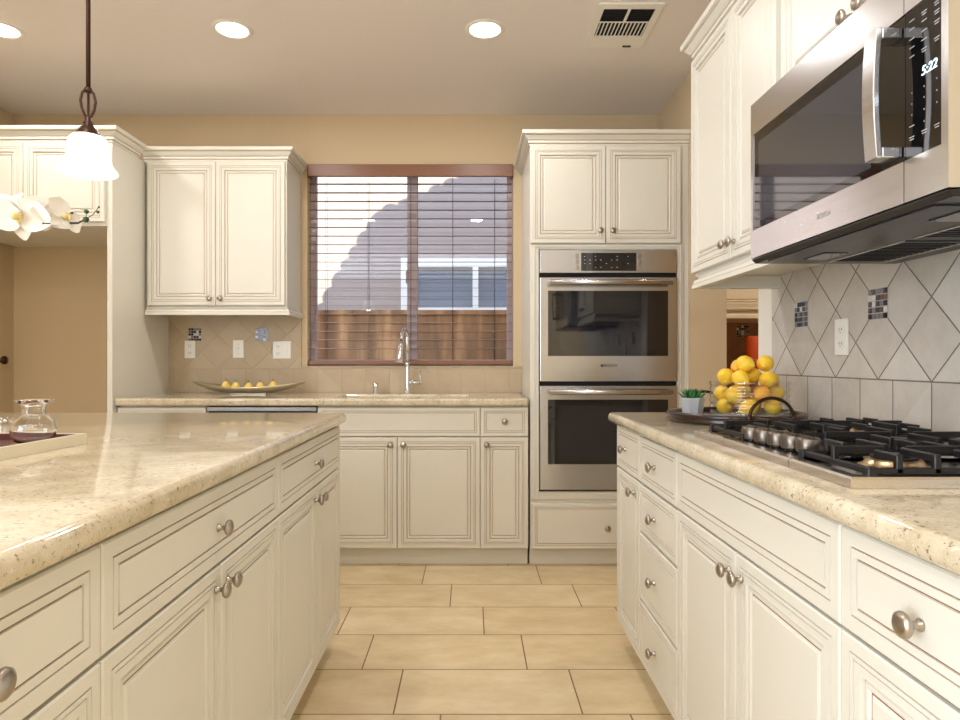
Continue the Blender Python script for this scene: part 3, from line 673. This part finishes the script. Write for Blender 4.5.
def plate(c, axis, label, kind, w=.072, h=.116):
    t = thing('outlet' if kind != 'switch' else 'light_switch', label, 'outlet' if kind != 'switch' else 'switch', c, -PI/2 if axis == 'x' else 0, None)
    MB().box((-w/2, -.006, -h/2), (w/2, 0, h/2), PLASTIC).build('cover_plate', t, bevel=.0025)
    def recept(x):
        r = MB()
        for s in (-1, 1):
            r.prism([(x-.016, s*.022-.009), (x-.010, s*.022-.014), (x+.010, s*.022-.014), (x+.016, s*.022-.009), (x+.016, s*.022+.009), (x+.010, s*.022+.014), (x-.010, s*.022+.014), (x-.016, s*.022+.009)], -.0075, -.0055, PLASTIC, 'y')
            for q in (-.006, .006): r.box((x+q-.0011, -.0079, s*.022-.002), (x+q+.0011, -.0075, s*.022+.007), BLACKP)
            r.box((x-.002, -.0079, s*.022-.009), (x+.002, -.0075, s*.022-.006), BLACKP)
        r.build('receptacle', t)
    if kind == 'outlet': recept(0)
    if kind == 'switch': MB().box((-.005, -.016, -.004), (.005, -.0055, .010), PLASTIC).build('toggle', t, bevel=.001); [MB().lathe([(.003, 0), (.003, .0012)], NICKEL, (0, -.006, q), '-y', 8).build('screw', t) for q in (.03, -.03)]
    if kind == 'double': recept(-.024); MB().box((.0085, -.010, -.034), (.040, -.0055, .034), PLASTIC).build('rocker', t, bevel=.0015)
    return t
plate((XR-.0112, 2.062, 1.194), 'x', 'white duplex outlet on the right backsplash below the mosaic row', 'outlet')
plate(pb(190.2, 349.5), 'y', 'cream duplex outlet on the sink wall, leftmost plate, under a mosaic tile', 'outlet', .068, .112)
plate(pb(238.5, 349), 'y', 'single toggle switch plate in the middle of the sink wall', 'switch', .068, .114)
plate(pb(282, 350), 'y', 'white double plate with outlet and rocker beside the window', 'double', .114, .112)
# knob in the alcove
t = MB().lathe([(.024, 0), (.024, .006), (.010, .010), (.009, .03), (.020, .036), (.027, .046), (.024, .058), (.0001, .064)], BRONZE, axis='x', seg=20).build('wall_knob', loc=(XL+.0002, 4.0, 1.122))
tag(t, 'round dark bronze knob on the side wall of the refrigerator alcove', 'hook')

# ---- ceiling
dl = thing('ceiling_light', 'round recessed ceiling light, lit, nearest the vent', 'ceiling light', (.066, 3.08, ZC), 0, 'recessed downlights')
MB().lathe([(.072, -.0005), (.072, -.004), (.076, -.007), (.090, -.005), (.095, -.0005)], WHITE, seg=32, cap=False).build('trim_ring', dl)
MB().lathe([(.0001, -.003), (.0715, -.003)], LAMPGLOW, seg=32, cap=False).build('lens', dl)
copy_thing(dl, (-1.13, 3.08, ZC), 'round recessed ceiling light, lit, over the gap before the left wall cabinet')
copy_thing(dl, (-2.225, 3.08, ZC), 'recessed ceiling light at the left edge of the photo, before the refrigerator alcove')
for x, y in ((.066, 1.3), (-2.225, 1.3), (.066, -.6), (-1.13, -.6), (-2.225, -.6)):
    copy_thing(dl, (x, y, ZC), 'recessed ceiling light towards the room behind the viewer')
for x in (.066, -1.13, -2.225):
    for y in (3.08, 1.3, -.6):
        light('downlight_beam', 'AREA', (x, y, ZC-.012), 6.8 if y > 3 else 5.0, (1, .965, .93), (0, 0, 0), .13)
light('pantry_lamp', 'AREA', (2.2, 3.7, ZC-.02), 14, (1, .80, .58), (0, 0, 0), .2)
vx0, vx1, vy0, vy1 = .562, .852, 2.85, 3.245
t = thing('air_vent', 'white rectangular air vent grille in the ceiling', 'vent', ((vx0+vx1)/2, (vy0+vy1)/2, ZC)); vw, vh = vx1-vx0, vy1-vy0
fr = MB().box((-vw/2, -vh/2, -.008), (-vw/2+.03, vh/2, -.0003), WHITE).box((vw/2-.03, -vh/2, -.008), (vw/2, vh/2, -.0003), WHITE).box((-vw/2+.03, vh/2-.11, -.008), (vw/2-.03, vh/2, -.0003), WHITE).box((-vw/2+.03, -vh/2, -.008), (vw/2-.03, -vh/2+.04, -.0003), WHITE)
fr.box((-vw/2+.03, -.048, -.008), (vw/2-.03, -.040, -.0003), WHITE).box((-.006, -vh/2+.04, -.008), (.006, -.048, -.0003), WHITE).build('frame', t)
MB().box((-vw/2+.03, -vh/2+.04, -.0025), (vw/2-.03, vh/2-.11, -.0003), BLACKMAT).build('backing', t)
sv = MB()
for k in range(13): sv.box((-vw/2+.036+k*.0180, -.040, -.0075), (-vw/2+.0405+k*.0180, vh/2-.11, -.0026), WHITE)
for k in range(7): sv.box((-vw/2+.03, -vh/2+.048+k*.0165, -.006), (-.006, -vh/2+.0495+k*.0165, -.0026), STEELDK); sv.box((.006, -vh/2+.048+k*.0165, -.006), (vw/2-.03, -vh/2+.0495+k*.0165, -.0026), STEELDK)
sv.build('louvers', t); MB().box((.045, vh/2-.022, -.014), (.085, vh/2-.014, -.008), STEELDK).build('lever', t)

# ---- pendant
PY = 1.8; PXc = -1.06
t = thing('pendant_light', 'bronze pendant light with a lit white bell glass shade over the island', 'pendant light', (PXc, PY, 0))
MB().lathe([(.0001, ZC-.03), (.05, ZC-.026), (.062, ZC-.008), (.062, ZC-.0003)], BRONZE).build('canopy', t)
MB().tube([(0, 0, 1.868), (0, 0, ZC-.02)], .0058, BRONZE, 12).lathe([(.008, 1.862), (.011, 1.868), (.008, 1.876)], BRONZE).build('rod', t)
lp = MB()
for a in (0, PI*2/3, PI*4/3):
    pts_ = [(math.cos(a)*r_, math.sin(a)*r_, z_) for r_, z_ in ((.003, 1.872), (.016, 1.858), (.021, 1.835), (.017, 1.812), (.009, 1.797), (.004, 1.790))]
    lp.tube(pts_, .0034, BRONZE, 8)
lp.build('scroll_loop', t)
MB().lathe([(.004, 1.795), (.009, 1.792), (.008, 1.782), (.013, 1.778), (.012, 1.770), (.022, 1.762), (.028, 1.752), (.034, 1.742), (.037, 1.734), (.030, 1.732)], BRONZE).build('fitter', t)
MB().lathe([(.030, 1.742), (.041, 1.739), (.048, 1.730), (.0515, 1.716), (.053, 1.700), (.0545, 1.682), (.058, 1.668), (.065, 1.655), (.0725, 1.646), (.0745, 1.641), (.072, 1.638), (.064, 1.650), (.056, 1.664), (.0515, 1.682), (.050, 1.700), (.047, 1.718), (.030, 1.736)], SHADE, seg=40, cap=False).build('lamp_shade', t)
light('pendant_bulb', 'POINT', (PXc, PY, 1.665), 1.4, (1, .92, .80), radius=.03)

# ================================================================ ON THE BACK WORKTOP
ZW = .9148
FX = (407-471)/162.5; FYY = 4.03
t = thing('faucet', 'tall chrome pull-down faucet at the sink under the window', 'faucet', (FX, FYY, ZW))
MB().lathe([(.0001, 0), (.026, 0), (.026, .006), (.020, .012), (.018, .05), (.0155, .10), (.0130, .16), (.0120, .20)], CHROME, seg=20).build('base', t)
arc = [(0, 0, .18), (0, 0, .30), (-.002, -.006, .34)]
for i in range(1, 10):
    a = PI*i/10; arc.append((-.012*(1-math.cos(a)), -.055*(1-math.cos(a)), .335+.058*math.sin(a)))
arc.append((-.026, -.112, .325))
MB().tube(arc, .0105, CHROME, 14).build('spout', t)
MB().tube([(-.026, -.112, .328), (-.029, -.122, .28), (-.034, -.133, .225), (-.036, -.138, .195)], [.0125, .017, .021, .023], CHROME, 16).build('spray_head', t)
hl = MB().tube([(.015, 0, .070), (.085, 0, .070)], [.013, .010], CHROME, 12).build('handle', t)
MB().tube([(.078, 0, .075), (.080, .004, .14)], [.0055, .0045], CHROME, 10).build('lever', hl)
t = thing('soap_dispenser', 'short silver button beside the faucet on the sink worktop', 'soap dispenser', ((375-471)/162.5, 4.03, ZW))
MB().lathe([(.0001, 0), (.022, 0), (.022, .004), (.0175, .008), (.0175, .060), (.015, .064), (.0001, .065)], CHROME, seg=20).build('housing', t)

# boat dish
DX = (249.5-471)/165; DY = 3.93
t = thing('boat_dish', 'long shallow boat shaped silver dish of yellow pears beneath the wall cabinet', 'dish', (DX, DY, ZW))
m = MB(); nx_, ny_ = 36, 12; HL = .338
def boat(u, v, inner):
    wv = .085*(1-abs(u)**2.2)**.75 + .002; zr_ = .048 + .034*abs(u)**2.2
    zb_ = .004 + .066*abs(u)**2.6; th = .004
    a = v; y_ = wv*a*(1 if not inner else .95); depth = zr_-zb_
    z_ = zb_ + depth*abs(a)**2.2
    if inner: z_ += th*(1-abs(a)**6)
    return (u*HL, y_, z_)
for inner in (0, 1):
    base = [[m.add([boat(-1+2*i/nx_, -1+2*j/ny_, inner)]) for j in range(ny_+1)] for i in range(nx_+1)]
    for i in range(nx_):
        for j in range(ny_): m.face([base[i][j], base[i+1][j], base[i+1][j+1], base[i][j+1]], SILVER, True)
    if inner == 0: b0_ = base
    else:
        for i in range(nx_):
            for j in (0, ny_): m.face([b0_[i][j], b0_[i+1][j], base[i+1][j], base[i][j]], SILVER, True)
m.build('bowl', t)
MB().box((-.11, -.020, 0), (.11, .020, .0075), SILVER).build('foot', t, bevel=.002)
def pear_mesh():
    m = MB().lathe([(.0001, .0), (.012, .001), (.024, .010), (.0285, .022), (.027, .034), (.020, .045), (.014, .054), (.009, .060), (.0001, .062)], PEAR, seg=20)
    return m
names = ['leftmost pear in the boat dish', 'second pear from the left in the boat dish', 'middle pear of the five in the boat dish', 'second pear from the right in the boat dish', 'rightmost pear in the boat dish']
p0 = None
for px, nm in zip((225.8, 235.6, 248.8, 260.2, 273), names):
    x = (px-471)/165.3
    zt_ = boat((x-DX)/HL, 0, 1)[2]
    if p0 is None:
        p0 = thing('pear', 'yellow pear with a dark stem, '+nm, 'pear', (x, DY, ZW+zt_+.003), 0, 'pears in the boat dish')
        fl = pear_mesh().build('fruit', p0); MB().tube([(0, 0, .060), (.001, .001, .068), (.004, .002, .076)], .0016, STEM, 6).build('stem', p0)
    else: copy_thing(p0, (x, DY, ZW+zt_+.003), 'yellow pear with a dark stem, '+nm, random.uniform(0, 6))

# ================================================================ ON THE RIGHT WORKTOP
TX, TY, TR = .897, 2.21, .222
t = thing('serving_tray', 'round dark walnut tray with arched bronze handles holding lemons and plant', 'tray', (TX, TY, ZW))
MB().lathe([(.0001, 0), (TR-.012, 0), (TR-.003, .004), (TR, .010), (TR-.005, .015), (TR-.003, .019), (TR+.001, .026), (TR-.004, .033), (TR-.012, .033), (TR-.018, .022), (TR-.024, .0125), (.0001, .0125)], DWOOD, seg=64).build('dish', t)
for s, a in ((1, -PI/2+.12), (-1, PI/2+.12)):
    cx_, cy_ = math.cos(a)*(TR-.006), math.sin(a)*(TR-.006); tx_, ty_ = -math.sin(a), math.cos(a)
    pp = [(cx_+tx_*.072*math.cos(u), cy_+ty_*.072*math.cos(u), .028+.062*math.sin(u)) for u in [PI*i/14 for i in range(15)]]
    MB().tube(pp, .0052, BRONZE, 10).lathe([(.0001, 0), (.010, .0), (.010, .012), (.006, .016)], BRONZE, (pp[0][0], pp[0][1], .020), seg=12).lathe([(.0001, 0), (.010, .0), (.010, .012), (.006, .016)], BRONZE, (pp[-1][0], pp[-1][1], .020), seg=12).build('handle', t)
ZTR = ZW+.0129
BXc, BYc, BR = .952, 2.225, .126
t = thing('glass_bowl', 'straight sided clear glass bowl full of lemons on the round tray', 'bowl', (BXc, BYc, ZTR))
pr = [(.0001, .001), (BR-.012, .001), (BR-.003, .006)] + [(BR+.0022*math.sin(k*1.1), .010+k*.0035) for k in range(31)] + [(BR+.0025, .1195), (BR, .122)]
MB().lathe(pr, BOWLG, seg=56, cap=False).build('vessel', t)
# lemons heaped in layers
rr = random.Random(11)
layers = [('bottom', .037, .084, 6, .1), ('bottom', .037, 0, 1, 0), ('middle', .082, .083, 6, .62), ('middle', .082, 0, 1, 0), ('rim', .124, .074, 5, .15), ('rim', .128, 0, 1, 0), ('top', .158, .037, 3, 1.95)]
words = ['far right', 'back', 'far left', 'near left', 'front', 'near right']
lv = {'bottom': 'on the floor of the glass bowl', 'middle': 'pressed against the glass halfway up the bowl', 'rim': 'heaped at the rim of the glass bowl', 'top': 'crowning the heap in the glass bowl'}
C_ = []
for nm, z_, r_, n_, a0_ in layers:
    for k in range(n_): C_.append(Vector((r_*math.cos(a0_+2*PI*k/n_), r_*math.sin(a0_+2*PI*k/n_), z_)))
for it in range(25):
    for i in range(len(C_)):
        for j in range(i):
            d = C_[i]-C_[j]; l = d.length
            if l < .0605: d *= (.0605-l)/l/2; C_[i] += d; C_[j] -= d
        C_[i].z = max(C_[i].z, .037); rad = math.hypot(C_[i].x, C_[i].y); lim = BR-.038 if C_[i].z < .14 else .5
        if rad > lim: C_[i].x *= lim/rad; C_[i].y *= lim/rad
q = 0
for nm, z_, r_, n_, a0_ in layers:
    for k in range(n_):
        a = a0_+2*PI*k/n_; s_ = rr.uniform(.95, 1.04)
        deg = math.degrees(a) % 360; wd = words[int(((deg) % 360)//60)] if n_ > 1 else 'in the very middle'
        o = MB().lathe([(.0001, -.040), (.004, -.0385), (.007, -.035), (.018, -.0285), (.0285, -.017), (.0325, 0), (.0285, .017), (.018, .0285), (.0075, .0355), (.005, .0395), (.0001, .0415)], LEMON2 if (q*5) % 9 == 1 else LEMON, seg=20).build('lemon')
        o.location = (BXc+C_[q].x, BYc+C_[q].y, ZTR+C_[q].z); o.scale = (s_*.87,)*3
        o.rotation_euler = (PI/2+rr.uniform(-.5, .5), rr.uniform(-.3, .3), a+rr.uniform(-.5, .5)) if r_ else (rr.uniform(0, 1), PI/2-.3, rr.uniform(0, 6))
        tag(o, 'yellow lemon %s, %s' % (lv[nm], wd), 'lemon', 'lemons in the glass bowl'); q += 1
# succulent
t = thing('potted_succulent', 'small green succulent in a grey tapered pot on the round tray', 'plant', (.768, 2.255, ZTR), .2)
MB().lathe([(.0001, 0), (.031, 0), (.033, .002), (.043, .062), (.0405, .064), (.037, .054), (.0001, .052)], CONCRETE, seg=8, smooth=False).build('pot', t)
m = MB(); rr = random.Random(4)
for k in range(34):
    a = k*2.4; tilt = .15+1.05*(k/34); Lf = .034+.020*(k/34)
    dirv = Vector((math.cos(a)*math.sin(tilt), math.sin(a)*math.sin(tilt), math.cos(tilt))); side_ = Vector((-math.sin(a), math.cos(a), 0)); nn = dirv.cross(side_)
    o_ = Vector((math.cos(a)*.006, math.sin(a)*.006, .050)); pts_ = []
    rows = []
    for s, wd in ((0, .005), (.35, .0085), (.7, .0065), (1, .0004)):
        c_ = o_+dirv*Lf*s+Vector((0, 0, .010*s*s)); rows.append(m.add([c_-side_*wd, c_-nn*wd*.5, c_+side_*wd, c_+nn*wd*.35]))
    for r_ in range(3):
        for j in range(4): m.face([rows[r_]+j, rows[r_]+(j+1) % 4, rows[r_+1]+(j+1) % 4, rows[r_+1]+j], LEAF if k % 3 else LEAFD, True)
m.build('leaves', t)
# napkin
m = MB(); nx_, ny_ = 14, 10
for lay in range(3):
    gidx = [[m.add([((i/nx_-.5)*(.135-.006*lay), (j/ny_-.5)*(.085-.004*lay), .001+.004*lay+.0018*math.sin(i*.9+lay)*math.sin(j*.7))]) for j in range(ny_+1)] for i in range(nx_+1)]
    for i in range(nx_):
        for j in range(ny_): m.face([gidx[i][j], gidx[i+1][j], gidx[i+1][j+1], gidx[i][j+1]], CLOTH, True)
o = m.build('napkin', loc=(.822, 2.105, ZTR+.0022), recalc=False); so = o.modifiers.new('s', 'SOLIDIFY'); so.thickness = .003; so.offset = 1
o.rotation_euler = (0, 0, -.35); tag(o, 'folded grey cloth napkin lying on the round tray before the bowl', 'napkin')

# ---- hob
HX0, HX1, HY0, HY1 = .608, 1.118, 1.04, 1.775
ck = thing('gas_cooktop', 'stainless gas hob with black grates and five knobs set in the worktop', 'hob', ((HX0+HX1)/2, (HY0+HY1)/2, ZW)); hcx, hcy = (HX0+HX1)/2, (HY0+HY1)/2
m = MB(); HS = steel('hob_steel', 'y', (214, 210, 204), .2)
def tray(y0, y1):
    a = .0; r = [(0, .0), (0, .0145), (.004, .018), (.024, .018), (.030, .0125)]
    rows = []
    for ins, z in r:
        iy0 = ins if y0 == HY0 else 0; iy1 = ins if y1 == HY1 else 0
        rows.append(m.add([(HX0+ins-hcx, y0+iy0-hcy, z), (HX1-ins-hcx, y0+iy0-hcy, z), (HX1-ins-hcx, y1-iy1-hcy, z), (HX0+ins-hcx, y1-iy1-hcy, z)]))
    for i in range(len(rows)-1):
        for k in range(4): m.face([rows[i]+k, rows[i]+(k+1) % 4, rows[i+1]+(k+1) % 4, rows[i+1]+k], HS)
    m.face([rows[-1]+k for k in range(4)], HS); m.face([rows[0]+k for k in (3, 2, 1, 0)], HS)
YA, YBB = 1.245, 1.567
tray(HY0, YA-.0012); tray(YA+.0012, YBB-.0012); tray(YBB+.0012, HY1)
m.build('steel_tray', ck)
def hk(x, y, z=0): return (x-hcx, y-hcy, z)
KNOBM = mat('satin_hob_knob', lin(118, 110, 102), .3, .9)
for i in range(5):
    y = 1.335+.0545*i; x = .692-.0052*i
    k_ = MB().lathe([(.0001, .006), (.022, .006), (.023, .009), (.023, .032), (.021, .0345), (.0001, .035)], KNOBM, seg=28).lathe([(.0150, 0), (.0150, .006)], BLACKP, seg=20).box((-.003, -.0213, .0345), (.003, .0213, .0375), KNOBM).build('knob', ck, loc=hk(x, y, .0124))
burn = [(.762, 1.170, .046), (1.02, 1.145, .036), (.93, 1.405, .055), (.775, 1.668, .036), (1.02, 1.668, .042)]
BRASS = mat('heat_tinted_burner', lin(206, 178, 140), .28, .9)
for x, y, r in burn:
    bo = MB().lathe([(.0001, .0), (r+.014, 0), (r+.012, .004), (r+.004, .006), (r, .0125), (r*.9, .0165), (.0001, .0165)], BRASS, seg=32).build('burner', ck, loc=hk(x, y, .0126))
    MB().lathe([(.0001, .0165), (r*.80, .0165), (r*.84, .019), (r*.80, .0235), (.0001, .0245)], BLACKM, seg=32).build('burner_cap', bo)
def grate(x0, x1, y0, y1, bs):
    g = MB(); z0 = .024; zt_ = .045; w = .011
    for a, b in (((x0, y0), (x1, y0)), ((x0, y1), (x1, y1)), ((x0, y0), (x0, y1)), ((x1, y0), (x1, y1))):
        g.bar(hk(*a, z0), hk(*b, z0), w, .011, BLACKM)
    for x in (x0, x1):
        for y in (y0, y1): g.box(hk(x-.009, y-.009, .0118), hk(x+.009, y+.009, z0+.007), BLACKM)
    xm_ = [(p+q)/2 for p, q in zip([b[0] for b in bs][:-1], [b[0] for b in bs][1:])]
    for x in xm_: g.bar(hk(x, y0, zt_-.004), hk(x, y1, zt_-.004), w, .012, BLACKM); g.box(hk(x-.006, y0-.006, z0), hk(x+.006, y0+.006, zt_+.002), BLACKM); g.box(hk(x-.006, y1-.006, z0), hk(x+.006, y1+.006, zt_+.002), BLACKM)
    for bx, by, br in bs:
        cxa = [x0]+xm_+[x1]; lo = max(v for v in cxa if v < bx); hi = min(v for v in cxa if v > bx)
        for (sx, sy) in ((lo, by), (hi, by), (bx, y0), (bx, y1), (lo+(bx-lo)*.42, y0), (lo+(bx-lo)*.42, y1), (hi-(hi-bx)*.42, y0), (hi-(hi-bx)*.42, y1)):
            ex_, ey_ = (bx, by) if sx in (lo, hi) or sx == bx else (sx, by)
            v = Vector((ex_-sx, ey_-sy)); l = v.length; stop = l-br*.45 if ex_ == bx and ey_ == by else l*.55
            v = v/l*stop
            g.bar(hk(sx, sy, zt_), hk(sx+v.x, sy+v.y, zt_), .010, .013, BLACKM)
            g.box(hk(sx-.0055, sy-.0055, z0-.004), hk(sx+.0055, sy+.0055, zt_+.0063), BLACKM)
    g.build('grate', ck, bevel=.0015, seg=1)
grate(.655, 1.098, 1.065, 1.275, burn[:2]); grate(.768, 1.098, 1.295, 1.520, [burn[2]]); grate(.655, 1.098, 1.555, 1.755, burn[3:])

# ================================================================ ON THE ISLAND
IZ = .9145
t = thing('decorative_tray', 'ivory square edged tray with burgundy lining at the left edge of the island', 'tray', (-.949, 1.604, IZ), -.07)
Lx, Ly = .62, .42
MB().box((-Lx, -Ly, 0), (0, 0, .007), TRAYW).box((-Lx, -Ly, .007), (-Lx+.010, 0, .026), TRAYW).box((-.010, -Ly, .007), (0, 0, .026), TRAYW).box((-Lx+.010, -.010, .007), (-.010, 0, .026), TRAYW).box((-Lx+.010, -Ly, .007), (-.010, -Ly+.010, .026), TRAYW).build('frame', t)
MB().box((-Lx+.0105, -Ly+.0105, .0072), (-.0105, -.0105, .0095), TRAYB).box((-Lx+.0105, -.0125, .0095), (-.0105, -.0102, .0245), TRAYB).box((-.0125, -Ly+.0105, .0095), (-.0102, -.0126, .0245), TRAYB).build('lining', t)
t = thing('glass_vase', 'small round bellied clear glass bottle vase with a wide rim on the ivory tray', 'vase', (-1.033, 1.535, IZ+.0098))
pr = [(.0001, 0), (.030, 0), (.044, .006), (.053, .020), (.0555, .036), (.050, .052), (.038, .063), (.030, .068), (.028, .074), (.028, .092), (.034, .097), (.047, .0985), (.0485, .102), (.046, .1055), (.034, .1045), (.026, .100),
      (.0245, .092), (.0245, .074), (.028, .066), (.036, .060), (.0465, .051), (.0520, .036), (.0495, .021), (.041, .010), (.028, .0055), (.0001, .0055)]
pr = [(r_*.86, h_*.98) for r_, h_ in pr]
MB().lathe(pr, GLASS, seg=48).build('vessel', t)
m = MB(); 
for k, (yy, off) in enumerate(((2.14, 0), (2.157, .009), (2.174, .0))):
    for i in range(34):
        x = -1.425+off-i*.018
        m.lathe([(.0001, 0), (.005, .0015), (.0078, .0055), (.0078, .0095), (.005, .0135), (.0001, .015)], GLASS if (i+k) % 3 else CHROME, (x, yy, 0), seg=8)
o = m.build('bead_garland', loc=(0, 0, IZ)); tag(o, 'sparkling clear bead garland lying on the island behind the ivory tray', 'garland')

# orchid: pot stands on the tray out of the frame, its spray arches into view
OY = 1.32
t = thing('orchid', 'white orchid spray with round green buds arching in from the left edge', 'orchid', (-1.33, OY, IZ+.0098))
OX0 = -1.33; sO = 650/OY
wp = lambda px, py: Vector(((px-471)/sO-OX0, 0, 1.12+(360.5-py)/sO-IZ-.0098))
MB().lathe([(.0001, 0), (.045, 0), (.060, .09), (.056, .09), (.052, .075), (.0001, .075)], PETAL, seg=24).build('pot', t)
st = [Vector((0, 0, .07)), Vector((.01, .01, .25)), Vector((.04, .02, .40)), Vector((.12, .02, .468)), Vector((.26, .01, .470)), wp(0, 226), wp(10, 224), wp(35, 223.3), wp(62, 223.3), wp(78, 223), wp(86, 219)]
m = MB().tube(st, [.003]*5+[.0021]*5+[.0015], mat('dark_orchid_stem', lin(48, 40, 32), .5), 8)
m.build('stem', t)
m = MB().tube([wp(86, 219), wp(93, 214.5), wp(98.5, 207.5)], .0009, LEAFD, 6)
for (a, b, r) in ((86, 219.5, .0062), (86.5, 211.5, .0048), (97.8, 212, .0032), (98.8, 207.2, .0022), (72, 213, .0028)):
    c_ = wp(a, b); m.lathe([(.0001, -r), (r*.7, -r*.7), (r, 0), (r*.7, r*.7), (.0001, r)], LEAFD, tuple(c_), seg=12)
m.tube([wp(86, 219), wp(86.5, 212)], .0008, LEAFD, 6); m.tube([wp(66, 217), wp(72, 213)], .0008, LEAFD, 6)
m.build('buds', t)
for a, b in ((0, 1.0), (1, 2.2), (2, 4.0), (3, 5.3)):
    dv = Vector((math.cos(b), math.sin(b), 0)); sd = Vector((-dv.y, dv.x, 0)); mm_ = MB(); rows = []
    for s in range(9):
        u = s/8; c_ = Vector((0, 0, .08))+dv*.16*u+Vector((0, 0, .06*math.sin(u*2.6))); wd = .026*math.sin(PI*min(1, u*.9+.08)); rows.append(mm_.add([c_-sd*wd, c_-Vector((0, 0, .006)), c_+sd*wd]))
    for s in range(8):
        for j in range(2): mm_.face([rows[s]+j, rows[s]+j+1, rows[s+1]+j+1, rows[s+1]+j], LEAFD, True)
    mm_.build('leaf', t)
def flower(c, face, roll, R_):
    f = Vector(face).normalized(); up = Vector((0, 0, 1)); u = (up-f*up.dot(f)).normalized(); v = f.cross(u)
    m = MB()
    def pet(ang, Ln, Wd, curl, lay):
        d = u*math.cos(ang)+v*math.sin(ang); s = f.cross(d); ns, nw = 8, 4; rows = []
        for i in range(ns+1):
            a = i/ns; wd = Wd*math.sin(PI*min(1., a**.75*.93+.04))**.8; cc = Vector(c)+d*Ln*a+f*(curl*a*a*Ln+lay)
            rows.append([m.add([cc+s*wd*(2*j/nw-1)+f*(.12*wd*(2*j/nw-1)**2+.0012*math.sin(i*1.4+j*2))]) for j in range(nw+1)])
        for i in range(ns):
            for j in range(nw): m.face([rows[i][j], rows[i][j+1], rows[i+1][j+1], rows[i+1][j]], PETAL, True)
    for k in range(3): pet(roll+k*2*PI/3, R_, R_*.34, -.15, 0)
    for s in (-1, 1): pet(roll+s*1.25, R_*1.05, R_*.55, .10, .002)
    o = m.build('flower', t, recalc=False)
    l = MB(); cc = Vector(c)+f*.004
    l.lathe([(.0001, 0), (R_*.10, R_*.05), (R_*.16, R_*.2), (R_*.05, R_*.35)], LIP, tuple(cc-Vector((0, 0, R_*.18))), '-y', 10)
    l.tube([cc-u*R_*.05, cc-u*R_*.25+f*R_*.15, cc-u*R_*.42+f*R_*.08], [R_*.11, R_*.10, R_*.03], LIP, 8)
    l.tube([cc, cc+f*R_*.22+u*R_*.03], [R_*.08, R_*.05], PETAL, 8); l.build('flower_center', o)
flower(tuple(wp(24, 213)+Vector((0, -.012, 0))), (.25, -1, -.30), PI, .058)
flower(tuple(wp(2, 209)+Vector((0, .022, 0))), (-.4, -1, .1), PI+.5, .046)
flower(tuple(wp(48, 214)+Vector((0, .012, 0))), (.75, -.8, .2), PI-.4, .036)
flower(tuple(wp(66, 214)+Vector((0, .0, 0))), (1., -.45, .25), PI-.9, .040)

# ================================================================ PANTRY
t = thing('base_cabinet', 'pantry base cabinet glimpsed through the doorway behind the lemons', 'cabinet', (1.45, 4.25, 0)); MB().box((0, .0005, 0), (1.9, .585, .87), CREAM).build('body', t)
for k in range(3): front('door', t, .02+k*.62, .1, .60, .74)
tag(MB().box((1.42, 4.22, .8705), (3.39, 4.837, .9105), GRANITE).build('worktop', bevel=.01, seg=3), 'dim granite worktop in the pantry beyond the doorway', 'worktop')
t = thing('wall_cabinet', 'upper pantry cabinet seen through the doorway above the lemons', 'cabinet', (1.45, 4.48, 1.46)); MB().box((0, .0005, 0), (1.9, .3565, .85), CREAM).build('body', t)
for k in range(3): front('door', t, .02+k*.62, .01, .60, .83)
rail(t, [(0, .35), (0, 0), (1.9, 0)], 0)
t = MB().lathe([(.0001, 0), (.050, 0), (.054, .01), (.062, .375), (.058, .38), (.0001, .38)], ORANGE, seg=28).build('canister', loc=(1.99, 4.56, .9110)); tag(t, 'tall orange canister on the pantry worktop seen through the doorway', 'canister')
tag(MB().lathe([(.0001, 0), (.045, 0), (.062, .16), (.06, .20), (.02, .215), (.0001, .22)], mat('red_jar', lin(176, 56, 40), .4), seg=24).build('jar', loc=(1.93, 4.40, .9110)), 'rounded red jar left of the orange canister in the pantry', 'jar')
